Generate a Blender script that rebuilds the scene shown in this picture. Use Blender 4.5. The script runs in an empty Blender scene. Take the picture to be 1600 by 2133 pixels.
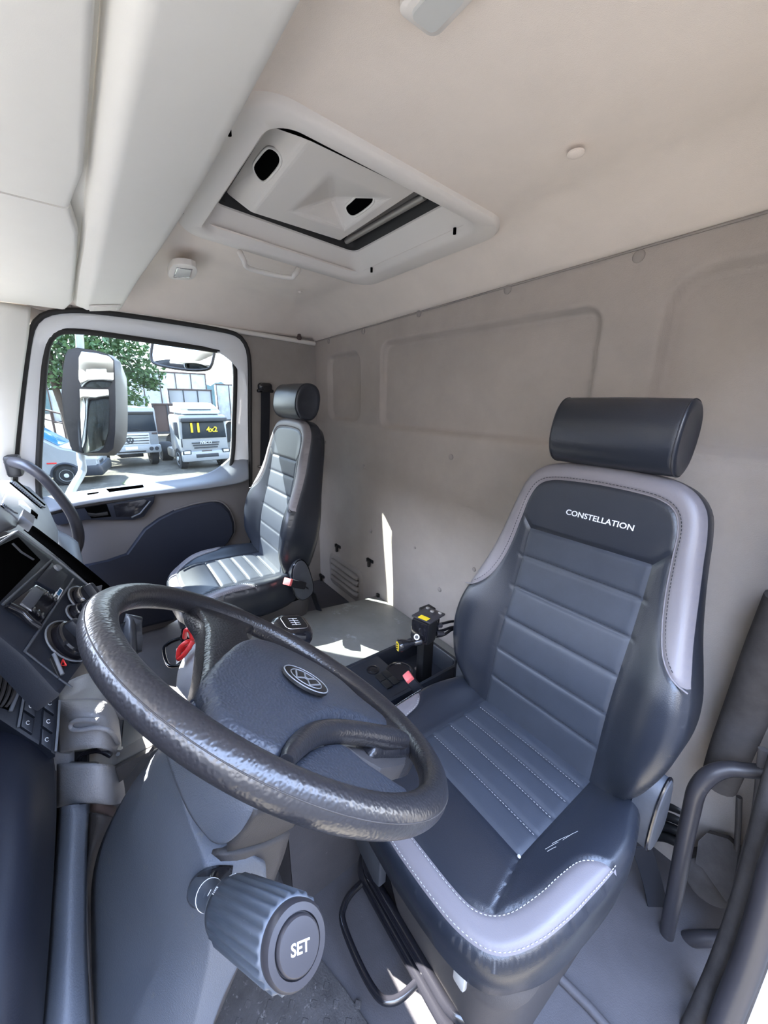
import bpy, bmesh, math, random
import numpy as np
from mathutils import Vector, Matrix, Quaternion
random.seed(7); rng = np.random.default_rng(5)
sc = bpy.context.scene
COL = sc.collection
# ------------------------------------------------------------------ camera
FPX, CX, CY = 800.0, 800.0, 1066.5
CAM = np.array([0, 0, 1.25])
R3 = np.array([[-0.58919181, -0.23615967, 0.77271057],
               [-0.80778899, 0.15066521, -0.56989205],
               [0.01816492, -0.95996281, -0.27953789]])   # columns: image right, image down, forward
cd = bpy.data.cameras.new('camera'); co = bpy.data.objects.new('camera', cd); COL.objects.link(co)
m = Matrix([[R3[i][0], -R3[i][1], -R3[i][2], CAM[i]] for i in range(3)] + [[0, 0, 0, 1]])
co.matrix_world = m
cd.sensor_fit = 'HORIZONTAL'; cd.sensor_width = 36.0; cd.lens = 36.0 * FPX / 1600.0
cd.clip_start = 0.01; cd.clip_end = 500
sc.camera = co
# ------------------------------------------------------------------ light
w = bpy.data.worlds.new('sky'); sc.world = w; w.use_nodes = True
wn = w.node_tree; wn.nodes.clear()
o_ = wn.nodes.new('ShaderNodeOutputWorld'); b_ = wn.nodes.new('ShaderNodeBackground')
tc_ = wn.nodes.new('ShaderNodeTexCoord'); sx_ = wn.nodes.new('ShaderNodeSeparateXYZ')
rp_ = wn.nodes.new('ShaderNodeValToRGB')
wn.links.new(tc_.outputs['Generated'], sx_.inputs[0]); wn.links.new(sx_.outputs['Z'], rp_.inputs[0])
rp_.color_ramp.elements[0].position = 0.0; rp_.color_ramp.elements[0].color = (0.92, 0.96, 1.0, 1)
rp_.color_ramp.elements[1].position = 0.7; rp_.color_ramp.elements[1].color = (0.47, 0.63, 1.0, 1)
wn.links.new(rp_.outputs[0], b_.inputs[0]); b_.inputs[1].default_value = 12.0
wn.links.new(b_.outputs[0], o_.inputs[0])
SUN = Vector((1.0, 0.665, 1.0)).normalized()
sd = bpy.data.lights.new('sun', 'SUN'); sd.energy = 70.0; sd.angle = 0.008; sd.color = (1.0, 0.965, 0.90)
so = bpy.data.objects.new('sun', sd); COL.objects.link(so); so.rotation_euler = SUN.to_track_quat('Z', 'Y').to_euler()
sc.view_settings.view_transform = 'Standard'; sc.view_settings.look = 'None'
sc.view_settings.exposure = 0.85; sc.view_settings.gamma = 1.0; sc.view_settings.use_curve_mapping = False
sc.cycles.use_denoising = True
sc.cycles.max_bounces = 10; sc.cycles.diffuse_bounces = 6

# ------------------------------------------------------------------ helpers
def ray(x, y): return R3 @ np.array([x - CX, y - CY, FPX])
def at(x, y, ax, val):
    r = ray(x, y); return CAM + (val - CAM[ax]) / r[ax] * r
def pz(x, y, z): return CAM + ray(x, y) / FPX * z
def onplane(x, y, P0, n):
    r = ray(x, y); return CAM + ((np.array(P0) - CAM) @ n) / (r @ n) * r
def unit(v): v = np.asarray(v, float); return v / np.linalg.norm(v)
def sstep(a, b, x):
    t = np.clip((x - a) / (b - a), 0, 1); return t * t * (3 - 2 * t)

def mat(name, col, rough=0.6, spec=0.5, metal=0.0, bump=None, mottle=0.0, mscale=6.0, emit=None, coat=0.0, sheen=0.0, speck=None):
    m = bpy.data.materials.new(name); m.use_nodes = True; nt = m.node_tree
    p = nt.nodes['Principled BSDF']
    p.inputs['Base Color'].default_value = (*col, 1); p.inputs['Roughness'].default_value = rough
    p.inputs['Metallic'].default_value = metal; p.inputs['Specular IOR Level'].default_value = spec
    p.inputs['Coat Weight'].default_value = coat; p.inputs['Sheen Weight'].default_value = sheen
    tc = nt.nodes.new('ShaderNodeTexCoord')
    src = None
    if mottle > 0:
        nz = nt.nodes.new('ShaderNodeTexNoise'); nz.inputs['Scale'].default_value = mscale; nz.inputs['Detail'].default_value = 6
        nz.inputs['Roughness'].default_value = 0.65
        nt.links.new(tc.outputs['Object'], nz.inputs['Vector'])
        mr = nt.nodes.new('ShaderNodeMapRange'); mr.inputs[1].default_value = 0.3; mr.inputs[2].default_value = 0.7
        mr.inputs[3].default_value = 1 - mottle; mr.inputs[4].default_value = 1 + mottle
        nt.links.new(nz.outputs['Fac'], mr.inputs[0])
        vm = nt.nodes.new('ShaderNodeVectorMath'); vm.operation = 'SCALE'; vm.inputs[0].default_value = col
        nt.links.new(mr.outputs[0], vm.inputs['Scale']); src = vm.outputs[0]
    if speck:   # (scale, threshold, colour): dust specks and worn scuffs
        n2 = nt.nodes.new('ShaderNodeTexNoise'); n2.inputs['Scale'].default_value = speck[0]; n2.inputs['Detail'].default_value = 8
        n2.inputs['Roughness'].default_value = 0.75
        nt.links.new(tc.outputs['Object'], n2.inputs['Vector'])
        m2 = nt.nodes.new('ShaderNodeMapRange'); m2.inputs[1].default_value = speck[1]; m2.inputs[2].default_value = speck[1] + 0.12
        nt.links.new(n2.outputs['Fac'], m2.inputs[0])
        mx = nt.nodes.new('ShaderNodeMix'); mx.data_type = 'RGBA'
        nt.links.new(m2.outputs[0], mx.inputs[0]); mx.inputs[7].default_value = (*speck[2], 1)
        if src is not None: nt.links.new(src, mx.inputs[6])
        else: mx.inputs[6].default_value = (*col, 1)
        src = mx.outputs[2]
    if src is not None: nt.links.new(src, p.inputs['Base Color'])
    if bump:
        kind, s, st = bump
        if kind == 'vor':
            tx = nt.nodes.new('ShaderNodeTexVoronoi'); tx.feature = 'SMOOTH_F1'; tx.inputs['Scale'].default_value = s; out = tx.outputs['Distance']
        else:
            tx = nt.nodes.new('ShaderNodeTexNoise'); tx.inputs['Scale'].default_value = s; tx.inputs['Detail'].default_value = 3; out = tx.outputs['Fac']
        nt.links.new(tc.outputs['Object'], tx.inputs['Vector'])
        bp = nt.nodes.new('ShaderNodeBump'); bp.inputs['Strength'].default_value = st; bp.inputs['Distance'].default_value = 0.6 / s
        nt.links.new(out, bp.inputs['Height']); nt.links.new(bp.outputs[0], p.inputs['Normal'])
    if emit:
        p.inputs['Emission Color'].default_value = (*emit[0], 1); p.inputs['Emission Strength'].default_value = emit[1]
    return m

MAT = {}
def M_(k, *a, **kw): MAT[k] = mat(k, *a, **kw)
M_('headliner', (0.76, 0.675, 0.60), 0.95, 0.1, bump=('noise', 700, 0.5), mottle=0.03, mscale=9, sheen=0.2)
M_('console', (0.78, 0.755, 0.70), 0.62, 0.35, bump=('noise', 900, 0.12), mottle=0.015)
M_('hatch', (0.72, 0.68, 0.635), 0.55, 0.4, bump=('noise', 1200, 0.1))
M_('wallfab', (0.40, 0.355, 0.32), 0.97, 0.1, bump=('noise', 500, 0.6), mottle=0.05, mscale=7, speck=(45, 0.70, (0.24, 0.22, 0.20)))
M_('wallvinyl', (0.30, 0.27, 0.25), 0.8, 0.25, bump=('noise', 400, 0.2), mottle=0.08)
M_('leather', (0.014, 0.017, 0.025), 0.34, 0.6, bump=('vor', 620, 0.16))
M_('fabric', (0.034, 0.040, 0.054), 0.45, 0.5, bump=('noise', 900, 0.22), mottle=0.1, mscale=14)
M_('greyleather', (0.17, 0.155, 0.165), 0.42, 0.5, bump=('vor', 560, 0.15))
M_('stitch', (0.42, 0.42, 0.42), 0.8)
M_('darkstitch', (0.02, 0.02, 0.025), 0.8)
M_('wheelrim', (0.022, 0.021, 0.024), 0.30, 0.7, bump=('vor', 330, 0.25), speck=(60, 0.72, (0.06, 0.05, 0.045)))
M_('wheelpad', (0.044, 0.050, 0.066), 0.42, 0.5, bump=('vor', 360, 0.55))
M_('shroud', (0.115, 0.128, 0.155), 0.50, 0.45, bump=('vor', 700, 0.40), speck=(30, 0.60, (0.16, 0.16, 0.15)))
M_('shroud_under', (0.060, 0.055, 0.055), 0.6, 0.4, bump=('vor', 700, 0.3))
M_('dash', (0.014, 0.017, 0.025), 0.48, 0.45, bump=('vor', 800, 0.15))
M_('dashblue', (0.055, 0.060, 0.072), 0.45, 0.5, bump=('vor', 700, 0.15), mottle=0.15, mscale=20)
M_('dashlight', (0.16, 0.17, 0.19), 0.5, 0.5, bump=('vor', 700, 0.1))
M_('trimgrey', (0.27, 0.27, 0.285), 0.52, 0.45, bump=('vor', 500, 0.35), mottle=0.08)
M_('doorgrey', (0.115, 0.105, 0.105), 0.7, 0.3, bump=('vor', 700, 0.1))
M_('doordark', (0.015, 0.018, 0.029), 0.6, 0.3, bump=('vor', 700, 0.1))
M_('black', (0.008, 0.008, 0.009), 0.45, 0.5)
M_('blackgloss', (0.010, 0.010, 0.013), 0.16, 0.5, coat=0.3)
M_('mattblack', (0.006, 0.006, 0.008), 0.95, 0.05)
M_('void', (0.002, 0.002, 0.002), 0.9, 0.0)
M_('seal', (0.016, 0.015, 0.015), 0.6, 0.4)
M_('tube', (0.035, 0.033, 0.038), 0.38, 0.5, speck=(40, 0.62, (0.10, 0.09, 0.085)))
M_('dustytube', (0.055, 0.05, 0.049), 0.75, 0.3, bump=('noise', 300, 0.2), mottle=0.3, mscale=15)
M_('truckwhite', (0.27, 0.28, 0.29), 0.35, 0.5, coat=0.3)
M_('whitepaint', (0.72, 0.73, 0.74), 0.3, 0.5, coat=0.4)
M_('pillar', (0.74, 0.72, 0.67), 0.6, 0.3)
M_('floor', (0.068, 0.064, 0.069), 0.62, 0.35, bump=('noise', 350, 0.35), mottle=0.12, mscale=10, speck=(55, 0.66, (0.26, 0.25, 0.25)))
M_('mat_', (0.06, 0.056, 0.056), 0.7, 0.3, bump=('noise', 260, 0.6), mottle=0.3, mscale=25, speck=(70, 0.58, (0.24, 0.23, 0.22)))
M_('tunnel', (0.21, 0.21, 0.20), 0.62, 0.35, bump=('noise', 500, 0.15), mottle=0.10, mscale=9, speck=(7, 0.56, (0.36, 0.37, 0.39)))
M_('chrome', (0.7, 0.7, 0.72), 0.15, metal=1.0)
M_('mirror', (0.85, 0.88, 0.9), 0.02, metal=1.0)
M_('steel', (0.35, 0.33, 0.30), 0.5, metal=0.6)
M_('lamp', (0.55, 0.55, 0.53), 0.35)
M_('red', (0.65, 0.03, 0.03), 0.4)
M_('salmon', (0.75, 0.14, 0.14), 0.4)
M_('yellow', (0.85, 0.62, 0.02), 0.5)
M_('white', (0.8, 0.8, 0.8), 0.5)
M_('emblemgrey', (0.26, 0.27, 0.29), 0.4)
M_('print', (0.75, 0.76, 0.78), 0.5)
M_('belt', (0.018, 0.019, 0.024), 0.8, 0.2, bump=('noise', 900, 0.4))
M_('knobblue', (0.07, 0.083, 0.105), 0.42, 0.5, speck=(90, 0.62, (0.17, 0.19, 0.21)))
M_('tire', (0.02, 0.02, 0.02), 0.8)
M_('ground', (0.105, 0.095, 0.078), 0.95, 0.1, mottle=0.35, mscale=0.8, bump=('noise', 8, 0.6), speck=(3.0, 0.56, (0.19, 0.175, 0.145)))
M_('grass', (0.07, 0.085, 0.035), 0.9)
M_('bark', (0.06, 0.045, 0.035), 0.9)
M_('leaf', (0.045, 0.10, 0.028), 0.6, mottle=0.5, mscale=1.2)
M_('leaf2', (0.08, 0.18, 0.10), 0.6, mottle=0.4, mscale=1.2)
M_('truckglass', (0.015, 0.022, 0.03), 0.25, 0.25)
M_('blueglass', (0.03, 0.12, 0.22), 0.08, 0.6)
M_('trailer', (0.42, 0.44, 0.45), 0.6, mottle=0.25, mscale=2)
M_('rust', (0.075, 0.05, 0.045), 0.7)
M_('bumper', (0.025, 0.028, 0.036), 0.5)
M_('hill', (0.10, 0.16, 0.16), 0.9, mottle=0.4, mscale=0.2)
M_('cluthole', (0.03, 0.04, 0.05), 0.3)
g = bpy.data.materials.new('pane_glass'); g.use_nodes = True; nt = g.node_tree; nt.nodes.clear()
oo = nt.nodes.new('ShaderNodeOutputMaterial'); mx = nt.nodes.new('ShaderNodeMixShader'); mx.inputs[0].default_value = 0.012
tr = nt.nodes.new('ShaderNodeBsdfTransparent'); gl = nt.nodes.new('ShaderNodeBsdfGlossy'); gl.inputs['Roughness'].default_value = 0.02
tr.inputs[0].default_value = (0.50, 0.53, 0.53, 1)
nt.links.new(tr.outputs[0], mx.inputs[1]); nt.links.new(gl.outputs[0], mx.inputs[2]); nt.links.new(mx.outputs[0], oo.inputs[0])
MAT['pane'] = g

def thing(name, label, cat, loc=(0, 0, 0), group=None, kind=None):
    o = bpy.data.objects.new(name, None); COL.objects.link(o); o.location = loc
    o['label'] = label; o['category'] = cat; o.empty_display_size = 0.05
    if group: o['group'] = group
    return o
def tag(o, label, cat, group=None):
    o['label'] = label; o['category'] = cat
    if group: o['group'] = group
    return o
def absloc(o):
    v = Vector((0, 0, 0))
    while o is not None: v = v + o.location; o = o.parent
    return v
def link(name, me, mt, parent=None, smooth=True, label=None, kind=None, auto=None):
    if mt is not None: me.materials.append(MAT[mt] if isinstance(mt, str) else mt)
    o = bpy.data.objects.new(name, me); COL.objects.link(o)
    if parent is not None:
        o.parent = parent
        root = parent
        while root.parent: root = root.parent
        if parent.type == 'EMPTY' or parent == root:
            o.matrix_parent_inverse = Matrix.Translation(-parent.location) if parent.type == 'EMPTY' else Matrix.Identity(4)
    if label: o['label'] = label
    if kind: o['kind'] = kind
    if smooth:
        me.polygons.foreach_set('use_smooth', [True] * len(me.polygons))
        if auto is not None: me.set_sharp_from_angle(angle=math.radians(auto))
    return o
def pyd(name, V, F, mt, parent=None, smooth=False, recalc=True, **kw):
    me = bpy.data.meshes.new(name); me.from_pydata([tuple(map(float, v)) for v in V], [], [tuple(f) for f in F]); me.update()
    if recalc:
        bm = bmesh.new(); bm.from_mesh(me); bmesh.ops.recalc_face_normals(bm, faces=bm.faces); bm.to_mesh(me); bm.free()
    return link(name, me, mt, parent, smooth, **kw)
def bmobj(name, bm, mt, parent=None, smooth=True, auto=35, **kw):
    me = bpy.data.meshes.new(name); bm.to_mesh(me); bm.free()
    return link(name, me, mt, parent, smooth, auto=auto, **kw)
def frame(o, x, y, z):
    return Matrix([[x[i], y[i], z[i], o[i]] for i in range(3)] + [[0, 0, 0, 1]])
def boxm(bm, c, s, mtx=None, bev=0.0, seg=2):
    r = bmesh.ops.create_cube(bm, size=1.0); vs = r['verts']
    for v in vs: v.co = Vector((v.co.x * s[0], v.co.y * s[1], v.co.z * s[2]))
    if bev > 0:
        es = list({e for v in vs for e in v.link_edges})
        rr = bmesh.ops.bevel(bm, geom=es, offset=min(bev, min(s) * 0.45), segments=seg, affect='EDGES', profile=0.5)
        vs = list({v for v in rr['verts']} | {v for v in vs if v.is_valid})
    T = Matrix.Translation(Vector([float(q) for q in c]))
    for v in vs:
        if v.is_valid:
            v.co = T @ v.co
            if mtx is not None: v.co = mtx @ v.co
def box(name, c, s, mt, parent=None, bev=0.003, mtx=None, seg=2, **kw):
    bm = bmesh.new(); boxm(bm, c, s, mtx, bev, seg); return bmobj(name, bm, mt, parent, **kw)
def catmull(P, n=8, closed=False):
    P = [np.asarray(p, float) for p in P]; out = []
    N = len(P)
    for i in range(N if closed else N - 1):
        if closed: a, b, c, d = P[(i - 1) % N], P[i], P[(i + 1) % N], P[(i + 2) % N]
        else: a, b, c, d = P[max(i - 1, 0)], P[i], P[i + 1], P[min(i + 2, N - 1)]
        for k in range(n):
            t = k / n
            out.append(0.5 * ((2 * b) + (-a + c) * t + (2 * a - 5 * b + 4 * c - d) * t * t + (-a + 3 * b - 3 * c + d) * t ** 3))
    if not closed: out.append(P[-1])
    return out
def tubemesh(P, r, seg=12, closed=False, flat=None):
    P = [np.asarray(p, float) for p in P]; N = len(P); V = []; F = []
    T = []
    for i in range(N):
        a = P[(i - 1) % N] if closed or i > 0 else P[i]; b = P[(i + 1) % N] if closed or i < N - 1 else P[i]
        T.append(unit(b - a))
    ref = np.array([0, 0, 1.0]) if abs(T[0][2]) < 0.9 else np.array([1.0, 0, 0])
    nrm = unit(np.cross(T[0], ref))
    for i in range(N):
        nrm = unit(nrm - T[i] * (nrm @ T[i])); bn = np.cross(T[i], nrm)
        rr = r[i] if hasattr(r, '__len__') else r
        for k in range(seg):
            an = 2 * math.pi * k / seg
            V.append(P[i] + rr * (math.cos(an) * nrm + math.sin(an) * bn))
    for i in range(N if closed else N - 1):
        j = (i + 1) % N
        for k in range(seg):
            l = (k + 1) % seg
            F.append((i * seg + k, i * seg + l, j * seg + l, j * seg + k))
    if not closed:
        F.append(tuple(range(seg))); F.append(tuple((N - 1) * seg + k for k in range(seg)))
    return V, F
def tube(name, P, r, mt, parent=None, seg=12, closed=False, smoothn=0, **kw):
    if smoothn:
        if hasattr(r, '__len__'):
            PR = catmull([np.append(np.asarray(p, float), q) for p, q in zip(P, r)], smoothn, closed); P = [p[:3] for p in PR]; r = [float(p[3]) for p in PR]
        else: P = catmull(P, smoothn, closed)
    V, F = tubemesh(P, r, seg, closed); return pyd(name, V, F, mt, parent, smooth=True, auto=50, **kw)
def ribbon(name, P, width_vec, t, mt, parent=None, **kw):
    """strap: centre line P, constant width vector, thickness t"""
    P = [np.asarray(p, float) for p in P]; V = []; F = []
    wv = np.asarray(width_vec, float)
    for i, p in enumerate(P):
        d = unit((P[min(i + 1, len(P) - 1)] - P[max(i - 1, 0)])); n = unit(np.cross(d, wv)) * t / 2
        V += [p - wv / 2 - n, p + wv / 2 - n, p + wv / 2 + n, p - wv / 2 + n]
    for i in range(len(P) - 1):
        a = i * 4; b = a + 4
        for k in range(4): F.append((a + k, a + (k + 1) % 4, b + (k + 1) % 4, b + k))
    F += [(0, 1, 2, 3), tuple(len(V) - 4 + k for k in range(4))]
    return pyd(name, V, F, mt, parent, smooth=True, auto=30, **kw)
def lathe(name, prof, org, axis, mt, parent=None, seg=32, flute=None, **kw):
    """prof: (radius, distance along axis)"""
    ax = unit(axis); ref = np.array([0, 0, 1.0]) if abs(ax[2]) < 0.9 else np.array([1.0, 0, 0])
    u = unit(np.cross(ax, ref)); v = np.cross(ax, u); org = np.asarray(org, float); V = []; F = []
    for (r, d) in prof:
        for k in range(seg):
            a = 2 * math.pi * k / seg; rr = r
            if flute and flute[2] < d < flute[3]: rr = r + flute[0] * math.cos(flute[1] * a)
            V.append(org + ax * d + rr * (math.cos(a) * u + math.sin(a) * v))
    for i in range(len(prof) - 1):
        for k in range(seg):
            l = (k + 1) % seg; F.append((i * seg + k, i * seg + l, (i + 1) * seg + l, (i + 1) * seg + k))
    F.append(tuple(range(seg))); F.append(tuple((len(prof) - 1) * seg + k for k in range(seg)))
    return pyd(name, V, F, mt, parent, smooth=True, auto=kw.pop('auto', 40), **kw)
def slab(name, P, thick, mt, parent=None, bev=0.002, n=None, smooth=True, seg=2, **kw):
    """solid plate: planar polygon P (3-D points) extruded by -n*thick with softened edges"""
    P = [Vector([float(q) for q in p]) for p in P]
    bm = bmesh.new(); vs = [bm.verts.new(p) for p in P]; f = bm.faces.new(vs); f.normal_update()
    nn = Vector([float(q) for q in n]) if n is not None else f.normal.copy()
    if f.normal.dot(nn) < 0: f.normal_flip()
    r = bmesh.ops.extrude_face_region(bm, geom=[f])
    ev = [g_ for g_ in r['geom'] if isinstance(g_, bmesh.types.BMVert)]
    for v in ev: v.co -= nn.normalized() * thick
    bmesh.ops.recalc_face_normals(bm, faces=bm.faces)
    if bev > 0:
        top = set(vs)
        es = [e for e in bm.edges if (e.verts[0] in top and e.verts[1] in top)]
        try: bmesh.ops.bevel(bm, geom=es, offset=bev, segments=seg, affect='EDGES', profile=0.5)
        except Exception: pass
    return bmobj(name, bm, mt, parent, smooth=smooth, auto=30, **kw)
def patch(name, rows, mt, parent=None, thick=0.006, sub=2, crease=None, **kw):
    """quad sheet through a grid of 3-D points, smoothed and given thickness (away from the viewer side)"""
    nr, nc = len(rows), len(rows[0]); V = [p for r in rows for p in r]
    F = [(i * nc + j, i * nc + j + 1, (i + 1) * nc + j + 1, (i + 1) * nc + j) for i in range(nr - 1) for j in range(nc - 1)]
    o = pyd(name, V, F, mt, parent, smooth=True, recalc=False, **kw)
    # normals towards the cabin's open side (viewer) so solidify goes behind
    me = o.data; c = sum((Vector(v.co) for v in me.vertices), Vector()) / len(me.vertices)
    nsum = sum((p.normal * p.area for p in me.polygons), Vector())
    if nsum.dot(Vector(CAM) - c) < 0:
        me.flip_normals()
    s = o.modifiers.new('smooth', 'SUBSURF'); s.levels = sub; s.render_levels = sub; s.boundary_smooth = 'PRESERVE_CORNERS'
    so_ = o.modifiers.new('solid', 'SOLIDIFY'); so_.thickness = thick; so_.offset = -1
    return o
def text(name, s, size, mtx, mt, parent=None, ext=0.0004, **kw):
    cu = bpy.data.curves.new(name, 'FONT'); cu.body = s; cu.size = size; cu.align_x = 'CENTER'; cu.align_y = 'CENTER'; cu.extrude = ext
    cu.resolution_u = 3
    sx = kw.pop('sx', 1.0); bold = kw.pop('bold', 0.0); cu.offset = bold * size
    o = bpy.data.objects.new(name, cu); COL.objects.link(o)
    dg = bpy.context.evaluated_depsgraph_get(); me = bpy.data.meshes.new_from_object(o.evaluated_get(dg))
    bpy.data.objects.remove(o); bpy.data.curves.remove(cu)
    me.transform(Matrix.Diagonal((sx, 1, 1, 1))); me.transform(mtx); me.name = name; me.materials.clear()
    return link(name, me, mt, parent, smooth=False, **kw)
def rrect(x0, x1, y0, y1, r, n=8):
    out = []
    for cx, cy, a0 in ((x1 - r, y1 - r, 0), (x0 + r, y1 - r, 90), (x0 + r, y0 + r, 180), (x1 - r, y0 + r, 270)):
        for k in range(n + 1):
            a = math.radians(a0 + 90 * k / n); out.append((cx + r * math.cos(a), cy + r * math.sin(a)))
    return out
def rings(name, R, mt, parent=None, cap0=False, cap1=False, closed=True, auto=40, **kw):
    n = len(R[0]); V = [p for r in R for p in r]; F = []
    for i in range(len(R) - 1):
        for k in range(n if closed else n - 1):
            l = (k + 1) % n; F.append((i * n + k, i * n + l, (i + 1) * n + l, (i + 1) * n + k))
    if cap0: F.append(tuple(range(n)))
    if cap1: F.append(tuple((len(R) - 1) * n + k for k in range(n)))
    return pyd(name, V, F, mt, parent, smooth=True, auto=auto, **kw)
def resample(P, n, closed=True):
    P = np.array(P, float); Q = np.vstack([P, P[:1]]) if closed else P
    d = np.r_[0, np.cumsum(np.linalg.norm(np.diff(Q, axis=0), axis=1))]
    t = np.linspace(0, d[-1], n, endpoint=not closed)
    return np.stack([np.interp(t, d, Q[:, k]) for k in range(Q.shape[1])], 1)
def segdist(N, lines):
    """distance and nearest point of nodes N (k,2) to the polylines"""
    bd = np.full(len(N), 1e9); bp = N.copy()
    for L in lines:
        L = np.asarray(L, float)
        for a, b in zip(L[:-1], L[1:]):
            ab = b - a; t = np.clip(((N - a) @ ab) / max(ab @ ab, 1e-12), 0, 1); q = a + t[:, None] * ab
            d = np.linalg.norm(N - q, axis=1); k = d < bd; bd[k] = d[k]; bp[k] = q[k]
    return bd, bp
def inpoly(P, poly):
    x, y = P[:, 0], P[:, 1]; r = np.zeros(len(P), bool); j = len(poly) - 1
    for i in range(len(poly)):
        xi, yi = poly[i]; xj, yj = poly[j]
        c = ((yi > y) != (yj > y)) & (x < (xj - xi) * (y - yi) / ((yj - yi) + 1e-15) + xi)
        r ^= c; j = i
    return r
def panelled(outline, seams, regions, hfun, to3, h, parent, gw=0.004, gd=0.004, roll=0.03, default=None):
    """sheet split into upholstery panels along seams. regions: list of (name, mat, polygon or None, label)"""
    outline = [tuple(p) for p in outline]; ol = outline + [outline[0]]
    A = np.array(outline); x0, y0 = A.min(0) - h; x1, y1 = A.max(0) + h
    nx, ny = int((x1 - x0) / h) + 2, int((y1 - y0) / h) + 2
    gx, gy = np.meshgrid(x0 + h * np.arange(nx), y0 + h * np.arange(ny)); N = np.stack([gx.ravel(), gy.ravel()], 1)
    ds, ps = segdist(N, seams) if seams else (np.full(len(N), 1e9), N)
    do, po = segdist(N, [ol])
    S = N.copy(); k = ds < 0.56 * h; S[k] = ps[k]; ko = do < 0.56 * h; S[ko] = po[ko]
    snapped = k | ko
    idx = lambda i, j: i * nx + j
    T = []
    for i in range(ny - 1):
        for j in range(nx - 1):
            a, b, c, d = idx(i, j), idx(i, j + 1), idx(i + 1, j + 1), idx(i + 1, j)
            if (int(snapped[b]) + int(snapped[d])) > (int(snapped[a]) + int(snapped[c])): T += [(a, b, d), (b, c, d)]
            else: T += [(a, b, c), (a, c, d)]
    T = np.array(T); C = S[T].mean(1)
    keep = inpoly(C, outline); T = T[keep]; C = C[keep]
    e1 = S[T[:, 1]] - S[T[:, 0]]; e2 = S[T[:, 2]] - S[T[:, 0]]; ok = np.abs(e1[:, 0] * e2[:, 1] - e1[:, 1] * e2[:, 0]) > 1e-10
    T = T[ok]; C = C[ok]
    e1 = S[T[:, 1]] - S[T[:, 0]]; e2 = S[T[:, 2]] - S[T[:, 0]]; ar = e1[:, 0] * e2[:, 1] - e1[:, 1] * e2[:, 0]
    T[ar < 0] = T[ar < 0][:, ::-1]
    big = np.abs(ar) > 0.04 * h * h; T = T[big]; C = C[big]
    d1, _ = segdist(S, seams) if seams else (np.full(len(S), 1e9), S)
    d2, _ = segdist(S, [ol])
    H = hfun(S[:, 0], S[:, 1]) - gd * np.exp(-(d1 / gw) ** 2)
    dd = np.clip(roll - d2, 0, roll); H = H - (roll - np.sqrt(np.maximum(roll ** 2 - dd ** 2, 0)))
    P3 = to3(S[:, 0], S[:, 1], H)
    done = np.zeros(len(T), bool); objs = []
    for (nm, mt, poly, lab) in regions:
        sel = (~done) & (inpoly(C, poly) if poly is not None else True); done |= sel
        t = T[sel]
        if len(t) == 0: continue
        u, inv = np.unique(t, return_inverse=True); t2 = inv.reshape(-1, 3)
        me = bpy.data.meshes.new(nm); me.from_pydata(P3[u].tolist(), [], t2.tolist()); me.update()
        o = link(nm, me, mt, parent, smooth=True, label=lab); objs.append(o)
    # edge curve for the skirt
    E = resample(outline, 160); Hh = hfun(E[:, 0], E[:, 1]) - roll
    return objs, E, Hh
def dashes(name, P, ln, gap, r, mt, parent, **kw):
    """stitching: short thread tubes along a line, one joined piece"""
    P = np.array(P); d = np.r_[0, np.cumsum(np.linalg.norm(np.diff(P, axis=0), axis=1))]; V = []; F = []; s = 0
    while s + ln < d[-1]:
        q = [np.array([np.interp(t, d, P[:, k]) for k in range(3)]) for t in (s, s + ln)]
        v, f = tubemesh(q, r, 5); o = len(V); V += v; F += [tuple(i + o for i in x) for x in f]; s += ln + gap
    return pyd(name, V, F, mt, parent, smooth=True, kind='stuff', **kw)
def struct(o): o['kind'] = 'structure'; return o
X3, Y3, Z3 = np.eye(3)

# ================================================================== THE CAB SHELL
WX, BY = 2.30, -1.149
def zc(Y): return 1.73 + 0.06 * (Y + 0.87)
# floor
V = []; F = []
fl = struct(box('floor', (1.13, -0.15, -0.02), (2.36, 2.0, 0.04), 'floor', bev=0))
# back wall: pressed recesses
def rsdf(x, z, x0, x1, z0, z1, r):
    cx, cz = (x0 + x1) / 2, (z0 + z1) / 2; qx = np.abs(x - cx) - (x1 - x0) / 2 + r; qz = np.abs(z - cz) - (z1 - z0) / 2 + r
    return np.hypot(np.maximum(qx, 0), np.maximum(qz, 0)) + np.minimum(np.maximum(qx, qz), 0) - r
nx, nz = 300, 210
gx, gz = np.meshgrid(np.linspace(-0.05, WX, nx), np.linspace(0, 1.66, nz))
D = np.zeros_like(gx)
for (a, b, c, d, r, dep) in ((0.585, 1.60, 1.128, 1.505, 0.05, 0.026), (1.80, 2.14, 1.14, 1.485, 0.06, 0.024), (-0.6, 0.425, 1.148, 1.545, 0.08, 0.034)):
    D += dep * (1 - sstep(-0.011, 0.011, rsdf(gx, gz, a, b, c, d, r)))
D -= 0.010 * (1 - sstep(1.10, 1.13, gz))
V = np.stack([gx, BY - D, gz], -1).reshape(-1, 3)
F = [(i * nx + j, i * nx + j + 1, (i + 1) * nx + j + 1, (i + 1) * nx + j) for i in range(nz - 1) for j in range(nx - 1)]
wb = struct(pyd('wall_back', V, F, 'wallfab', smooth=True, recalc=False))
def wally(x, z):
    d = 0
    return BY
for (px, py, s) in ((1331, 534, .0145), (1058, 603, .0145), (873, 653, .014), (757, 690, .014), (685, 711, .013), (940, 952, .012), (758, 972, .012), (773, 1107, .010),
                 (988, 1186, .009), (916, 1228, .011), (865, 1141, .006), (678, 921, .009)):
    p = at(px, py, 1, BY)
    if p[2] < 1.12: p = at(px, py, 1, BY + 0.0098)
    lathe('button', [(s, -0.002), (s, 0.002), (s * .8, 0.0045), (s * .3, 0.0055)], p, (0, 1, 0), 'wallvinyl', wb, seg=16)
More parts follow.
